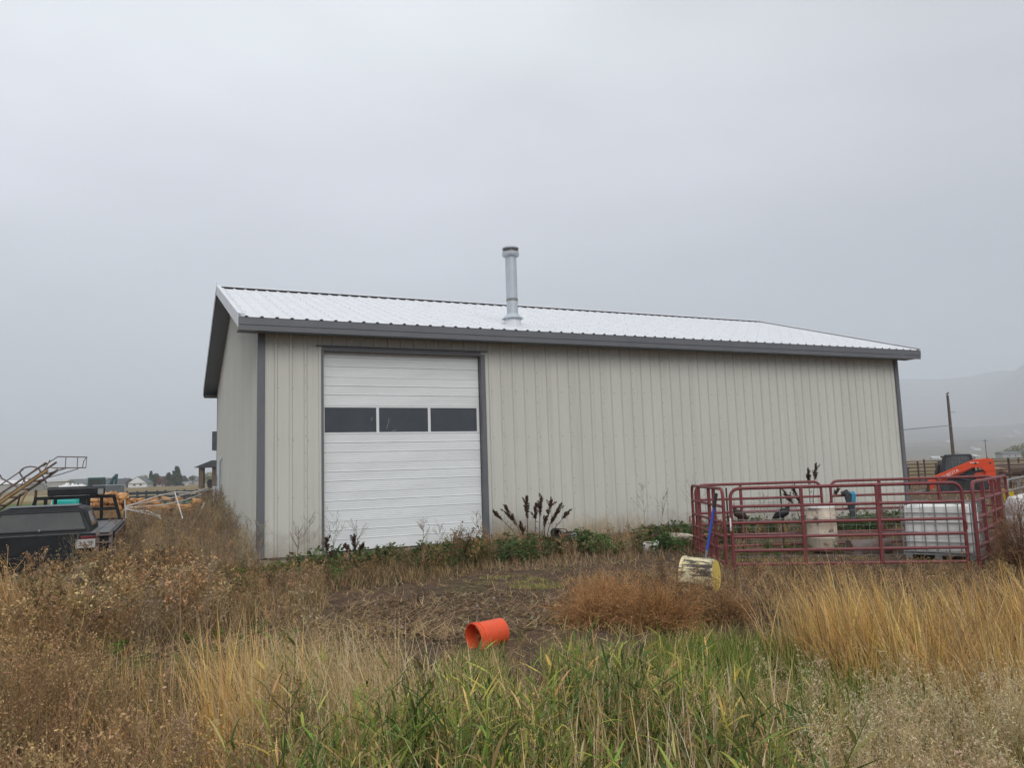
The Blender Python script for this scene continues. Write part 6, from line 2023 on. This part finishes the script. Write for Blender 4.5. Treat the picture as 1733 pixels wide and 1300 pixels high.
scatter(vg, mid_w, P, rs.uniform(0.15, 0.38, len(P)), jit([BROWN, DARKB, TAN], len(P), 0.2), 0.15, 1.1)
P = zone(34, 0.24, 0.62, 14.6, 17.0, lambda X, Y: in_pen(X, Y) & (Y > 15.2))
scatter(vg, gp, P, rs.uniform(0.14, 0.34, len(P)), jit([DGREEN, (0.11, 0.15, 0.05)], len(P), 0.2), 0.1, 1.1)
P = zone(1500, 0.24, 0.62, 13.4, 17.0, lambda X, Y: in_pen(X, Y))
blades(vg, P, 0.04, 0.16, [BROWN, DARKB, (0.09, 0.11, 0.04)], 0.006, 0.010, 0.7, 0.6, segs=2)
P = zone(5000, 0.15, 0.95, 17.2, 60, l_ok)
blades(vg, P, 0.08, 0.35, [TAN, BROWN, STRAW, (0.15, 0.15, 0.06)], 0.012, 0.03, 0.5, 0.5, segs=2)
set_props(vg.build('rough_grass'), 'rough brown grass round the pen and its far yard', 'grass', kind='stuff')

# ---------------- J: bushes that stand out one by one
def tumbleweed(label, x, y, r, h, col, n=420, name='tumbleweed', fine=0.0085, cat='bush'):
    vg = Veg()
    V, T, K = [], [], []
    ph = rs.uniform(0, 6.28, 3)
    n = int(n * 0.62)
    for i in range(n):
        a = rs.uniform(0, 2 * PI); e_ = math.acos(rs.uniform(0.0, 1.0))
        lobe = 0.72 + 0.5 * math.sin(a * 2.0 + ph[0]) * 0.5 + 0.28 * math.sin(a * 5.0 + ph[1]) * math.sin(e_ * 4.0 + ph[2]) + 0.25 * rs.rand() ** 3
        d = np.array([math.cos(a) * math.sin(e_) * r, math.sin(a) * math.sin(e_) * r, math.cos(e_) * h]) * lobe
        q0 = d * rs.uniform(0.05, 0.35); q1 = d * rs.uniform(0.55, 0.8); q2 = d * rs.uniform(0.85, 1.05)
        q1 = q1 + rs.randn(3) * 0.04; q2 = q2 + rs.randn(3) * 0.06
        c = np.array(col) * rs.uniform(0.65, 1.3)
        ribbon(V, T, K, q0, q1, fine, fine * 0.8, c * 0.8)
        ribbon(V, T, K, q1, q2, fine * 0.8, fine * 0.5, c)
        for j in range(7):
            o = q1 + (q2 - q1) * rs.uniform(-0.5, 1.0)
            dd = rs.randn(3) * 0.8 + d / np.linalg.norm(d); dd /= np.linalg.norm(dd)
            e2 = o + dd * rs.uniform(0.04, 0.14)
            ribbon(V, T, K, o, e2, fine * 0.5, fine * 0.35, c)
            leafy(V, T, K, e2, rs.randn(3), 0.022, 0.011, c * rs.uniform(0.9, 1.5))
    V = np.array(V); V[:, 2] = np.maximum(V[:, 2], 0.0)
    vg.add(V, T, K)
    o = vg.build(name)
    o.location = (x, y, gz(x, y))
    set_props(o, label, cat)
    return o
tumbleweed('rust-brown tumbleweed bush right of the orange bucket', 0.85, 9.25, 0.55, 0.52, (0.42, 0.245, 0.12), 560)
tumbleweed('larger rust-brown tumbleweed bush left of the tipped tub', 1.55, 9.0, 0.66, 0.60, (0.38, 0.215, 0.10), 680)
tumbleweed('low reddish tumbleweed behind the larger rust-brown one', 1.15, 10.4, 0.60, 0.42, (0.42, 0.24, 0.115), 480)
tumbleweed('small dark brown bush below the tipped tub', 2.35, 9.3, 0.5, 0.40, (0.30, 0.18, 0.095), 420)
tumbleweed('brown twiggy bush growing over the right corner of the pen', 8.15, 12.75, 0.85, 1.25, (0.25, 0.155, 0.10), 900, fine=0.010)
tumbleweed('grey-brown bush in front of the white water tank', 9.05, 13.4, 0.58, 0.62, (0.21, 0.16, 0.125), 560, fine=0.011)
tumbleweed('tan bushy weed at the left edge in front of the topper', -6.15, 9.6, 0.62, 0.92, (0.55, 0.36, 0.18), 640, fine=0.009)

def skeleton_weed(label, x, y, h, col, nb=12, spread=0.55, w=0.022, seeds=1):
    vg = Veg()
    v, t, k = dry_weed(nb, 3, seeds, spread, w / h, 0.020 / h, (1, 1, 1), (0.95, 0.9, 0.85), up=1.3, start=0.35)
    v = v * h
    vg.add(v, t, k * np.array(col) * 0.72)
    o = vg.build('dry_stalk_weed')
    o.location = (x, y, gz(x, y))
    set_props(o, label, 'weed', 'bare dry weeds standing before the shop')
    return o
wp = lambda s, o: (BX + s * math.cos(TH) + o * math.sin(TH), BY + s * math.sin(TH) - o * math.cos(TH))
for lb, s, o, h, c, nb in (
        ('pinkish dry weed in front of the siding left of the door', 0.62, 1.0, 0.92, (0.34, 0.24, 0.17), 12),
        ('thin tall dry weed just right of the pinkish one, left of the door', 0.95, 0.5, 1.05, (0.36, 0.30, 0.22), 8),
        ('short dry weed nearest the left door jamb', 1.20, 0.9, 0.72, (0.34, 0.26, 0.19), 9),
        ('tall airy weed overlapping the left door jamb', 1.42, 0.35, 1.18, (0.40, 0.33, 0.26), 13),
        ('thin weed in front of the door near its left side', 1.95, 0.3, 0.98, (0.36, 0.31, 0.25), 8),
        ('wide airy weed before the middle of the door', 3.30, 0.5, 0.85, (0.42, 0.34, 0.25), 16),
        ('second airy weed before the middle of the door', 3.75, 0.45, 0.78, (0.42, 0.34, 0.25), 12),
        ('tall airy weed before the right part of the door', 4.62, 0.4, 0.90, (0.42, 0.35, 0.26), 13),
        ('pale grey branching weed midway along the bare wall', 8.75, 0.9, 1.28, (0.42, 0.38, 0.31), 13),
        ('tallest white-stemmed weed before the wall near the small pail', 9.75, 1.4, 1.42, (0.50, 0.46, 0.40), 14),
        ('slim grey weed between the two pale branching ones', 9.25, 0.8, 1.15, (0.40, 0.35, 0.28), 9),
        ('tan feathery weed at the wall left of the pen', 11.35, 0.4, 0.75, (0.40, 0.30, 0.24), 14),
        ('thin dry weed behind the perched hens', 12.8, 0.5, 0.95, (0.34, 0.28, 0.22), 10)):
    x, y = wp(s, o)
    skeleton_weed(lb, x, y, h, c, nb)
skeleton_weed('spreading grey weed before the topper rear window', -6.35, 11.2, 1.02, (0.26, 0.23, 0.17), 14, 0.8)

# dark seed-head plants
def dock(label, x, y, stalks, col=(0.095, 0.056, 0.044), leaf=True):
    t = thing('seed_head_plant', label, 'plant', (x, y, gz(x, y)), 0, 'plants with dark upright seed heads')
    for dx, top, h, hl in stalks:
        vg = Veg()
        V, T, K = [], [], []
        b0 = np.array([dx, rs.uniform(-0.05, 0.05), 0.0]); tp_ = np.array([dx + top, rs.uniform(-0.08, 0.08), h])
        m_ = (b0 + tp_) / 2 + np.array([-top * 0.2, 0, 0.02])
        for _ in range(3):
            ribbon(V, T, K, b0, m_, 0.020, 0.017, np.array((0.10, 0.065, 0.05)))
            ribbon(V, T, K, m_, tp_, 0.017, 0.010, np.array((0.08, 0.05, 0.04)))
        for j in range(5):
            q = m_ + (tp_ - m_) * rs.uniform(0, 0.6)
            leafy(V, T, K, q, rs.randn(3) + np.array([0, 0, 0.5]), rs.uniform(0.08, 0.16), 0.018, np.array((0.09, 0.06, 0.045)))
        vg.add(V, T, K)
        so = vg.build('stalk', t)
        V, T, K = [], [], []
        ax = (tp_ - m_); ax /= np.linalg.norm(ax)
        spikes = [(tp_, ax, hl)]
        for j in range(7):
            sd_ = ax + rs.randn(3) * np.array([0.42, 0.42, 0.1]); sd_ /= np.linalg.norm(sd_)
            fj = rs.uniform(0.25, 0.95)
            ln_ = hl * rs.uniform(0.25, 0.5)
            spikes.append((tp_ - ax * hl * fj + sd_ * ln_, sd_, ln_))
        for i in range(int(1500 * hl)):
            f = rs.rand()
            wj = 0 if rs.rand() < 0.4 else rs.randint(1, 8)
            e_t, e_a, e_l = spikes[wj]
            q = e_t - e_a * e_l * f
            wd = (0.050 if wj == 0 else 0.028) * math.sin(PI * f * 0.84) + 0.004
            dd = rs.randn(3) * np.array([1, 1, 0.4]); dd /= np.linalg.norm(dd)
            o = q + dd * wd * rs.uniform(0.1, 0.8)
            leafy(V, T, K, o, dd * 0.6 + e_a * 1.1, rs.uniform(0.02, 0.05), 0.018, np.array(col) * rs.uniform(0.4, 1.9))
        vg = Veg(); vg.add(V, T, K)
        vg.build('seed_head', so)
    return t
x, y = wp(5.95, 0.75)
dock('clump of dark seed heads on bare stalks right of the door', x, y, [(-0.30, -0.44, 1.08, 0.55), (-0.22, 0.0, 1.26, 0.50), (-0.06, 0.05, 1.10, 0.36), (0.02, 0.10, 1.26, 0.44), (0.10, 0.26, 1.16, 0.36), (0.14, 0.42, 1.08, 0.52), (0.18, 0.58, 0.92, 0.26), (-0.28, -0.10, 0.70, 0.32), (-0.36, -0.62, 0.95, 0.28), (0.06, 0.16, 0.80, 0.24)])
x, y = wp(14.0, 0.9)
dock('dark seed-head plant behind the gap of the two back panels', x, y, [(0.0, 0.02, 1.66, 0.42), (0.05, 0.22, 1.78, 0.44), (-0.1, -0.30, 1.20, 0.5), (-0.2, -0.52, 1.15, 0.5), (0.2, 0.65, 1.10, 0.30)])
x, y = wp(1.78, 0.75)
dock('short forked dark seed-head plant before the door at left', x, y, [(0.0, 0.0, 0.68, 0.32), (-0.05, -0.13, 0.50, 0.24), (0.06, 0.14, 0.50, 0.24)])
x, y = wp(1.12, 1.35)
dock('single dark seed spike left of the forked one', x, y, [(0.0, 0.0, 0.66, 0.26), (0.03, 0.05, 0.40, 0.14)])

# broad-leaved plants by the pen
def burdock(label, x, y, h, n=9):
    vg = Veg()
    P_ = np.column_stack([x + rs.randn(n) * 0.20, y + rs.randn(n) * 0.14, np.zeros(n)])
    P_[:, 2] = ground_z(P_[:, 0], P_[:, 1])
    pr_ = [green_plant(rs.randint(4, 7), rs.randint(5, 8), 0.34, 0.14) for _ in range(4)]
    scatter(vg, pr_, P_, rs.uniform(0.6, 1.1, n) * h, jit([(0.075, 0.13, 0.045), (0.06, 0.105, 0.04), (0.11, 0.15, 0.05)], n, 0.2), 0.1)
    o = vg.build('broad_leaf_plant')
    set_props(o, label, 'plant')
burdock('broad-leaved green plant left of the pen corner', 3.15, 16.6, 0.46, 6)
burdock('broad-leaved green plant against the grey metal trim', 3.75, 18.3, 0.42, 6)
burdock('dark green leafy plant beside the rusty engine parts', 0.55, 17.1, 0.40, 7)

# trees and shrubs far off
def tree(label, x, y, h, r, cols, name='tree', conif=False, n=900, trunk=0.25, group=None, cz=None):
    t = thing(name, label, 'tree', (x, y, -0.25), 0, group)
    tb = MB().tube([(0, 0, 0), (0.1, 0, h * 0.35), (0.0, 0.1, h * 0.8)], [h * 0.03, h * 0.022, h * 0.006], 7)
    for k in range(5):
        a = k * 1.3
        tb.tube([(0.05, 0, h * (0.25 + 0.1 * k)), (math.cos(a) * r * 0.55, math.sin(a) * r * 0.55, h * (0.42 + 0.1 * k))], [h * 0.012, h * 0.004], 5)
    tb.build('trunk', M['bark'], t)
    nc = 30 if conif else 18
    u = rs.uniform(0, 2 * PI, nc); f = rs.uniform(0.03 if conif else 0.10, 0.98, nc)
    rad = r * (1.02 - f) * 1.1 if conif else r * np.sqrt(np.clip(1 - (2 * f - 1.05) ** 2, 0.05, 1))
    cc = np.column_stack([np.cos(u) * rad * 0.65, np.sin(u) * rad * 0.65, h * ((0.05 if conif else 0.12) + (0.90 if conif else 0.82) * f)])
    cr_ = (0.25 * r + 0.45 * rad * rs.uniform(0.7, 1.2, nc)) if conif else r * rs.uniform(0.32, 0.55, nc)
    w = rs.randint(0, nc, n)
    d = rs.randn(n, 3); d /= np.linalg.norm(d, axis=1)[:, None]
    q = cc[w] + d * (cr_[w] * rs.uniform(0.3, 1.05, n) ** 0.5)[:, None] * np.array([1, 1, 0.85])
    a = rs.randn(n, 3); a /= np.linalg.norm(a, axis=1)[:, None]
    b = np.cross(a, rs.randn(n, 3)); b /= np.linalg.norm(b, axis=1)[:, None]
    s = (h * 0.045 * rs.uniform(0.6, 1.5, n))[:, None]
    V = np.stack([q - a * s, q + b * s * 0.7, q + a * s, q - b * s * 0.7], 1).reshape(-1, 3)
    T = (np.array([(0, 1, 2), (0, 2, 3)])[None] + (np.arange(n) * 4)[:, None, None]).reshape(-1, 3)
    K = np.repeat(jit(cols, n, 0.22) * np.repeat(rs.uniform(0.75, 1.25, nc), 1)[w][:, None], 4, 0)
    vg = Veg(); vg.add(V, T, K); vg.build('crown', t, M['leaf'])
    return t
TG = 'trees across the left fields'
dg, yg, og, rg = [(0.045, 0.07, 0.035), (0.06, 0.085, 0.04)], [(0.24, 0.21, 0.06), (0.16, 0.17, 0.05)], [(0.11, 0.12, 0.05), (0.16, 0.15, 0.06)], [(0.20, 0.09, 0.05), (0.15, 0.08, 0.05)]
def at_px(px, Y): return ((px - 866.5) / 1310.7 * Y * 1.0)
for lb, px, Y, h, r, cols, con in (
        ('tall dark conifer, the highest tree left of the shop', 297, 400, 10.6, 3.2, dg, True),
        ('dark conifer just left of the highest one', 284, 405, 7.0, 3.0, dg, True),
        ('dark bushy tree right of the white gabled house', 262, 410, 6.6, 2.6, dg, False),
        ('thin spiky tree above the dark-roofed house', 254, 415, 8.6, 1.4, dg, True),
        ('reddish bush left of the tall conifers', 274, 398, 4.4, 3.0, rg, False),
        ('yellow tree behind the dark-roofed far house', 243, 430, 6.0, 3.4, yg, False),
        ('olive tree right of the small excavator', 183, 430, 5.2, 3.6, og, False),
        ('small olive tree left of the dark-roofed houses', 175, 440, 4.4, 2.6, og, False),
        ('yellowish tree behind the porch pillars', 352, 440, 6.0, 5.0, yg, False),
        ('olive tree just left of the porch', 325, 470, 5.2, 3.0, og, False),
        ('bare brownish tree behind the long grey shed', 48, 390, 6.0, 3.6, [(0.15, 0.13, 0.10), (0.11, 0.10, 0.08)], False),
        ('olive hedge tree behind the beige shed', 70, 430, 4.6, 3.6, og, False),
        ('low olive tree right of the elevator head', 150, 450, 5.0, 3.6, og, False),
        ('olive tree above the white gabled house', 215, 450, 5.0, 3.6, og, False)):
    tree(lb, at_px(px, Y), Y, h, r, cols, 'conifer_tree' if con else 'broadleaf_tree', con, 1300, group=TG)
TR = 'yellowing trees on the right'
for lb, px, Y, h, r, cols in (
        ('large yellow tree at the right frame edge', 1722, 470, 8.5, 6.5, yg),
        ('dark olive tree within the yellow group', 1703, 480, 7.6, 4.4, [(0.10, 0.12, 0.05), (0.14, 0.15, 0.05)]),
        ('pale yellow tree right of the far pole', 1680, 470, 5.6, 4.6, yg),
        ('yellow tree running out of the right frame edge', 1745, 475, 7.5, 6.0, yg),
        ('small olive tree left of the bare pole', 1597, 600, 5.0, 5.0, og)):
    tree(lb, at_px(px, Y) * 1.012, Y, h, r, cols, 'broadleaf_tree', False, 900, group=TR)
print('TRIS', sum(TRIS.values()), sorted(TRIS.items(), key=lambda q: -q[1])[:14])
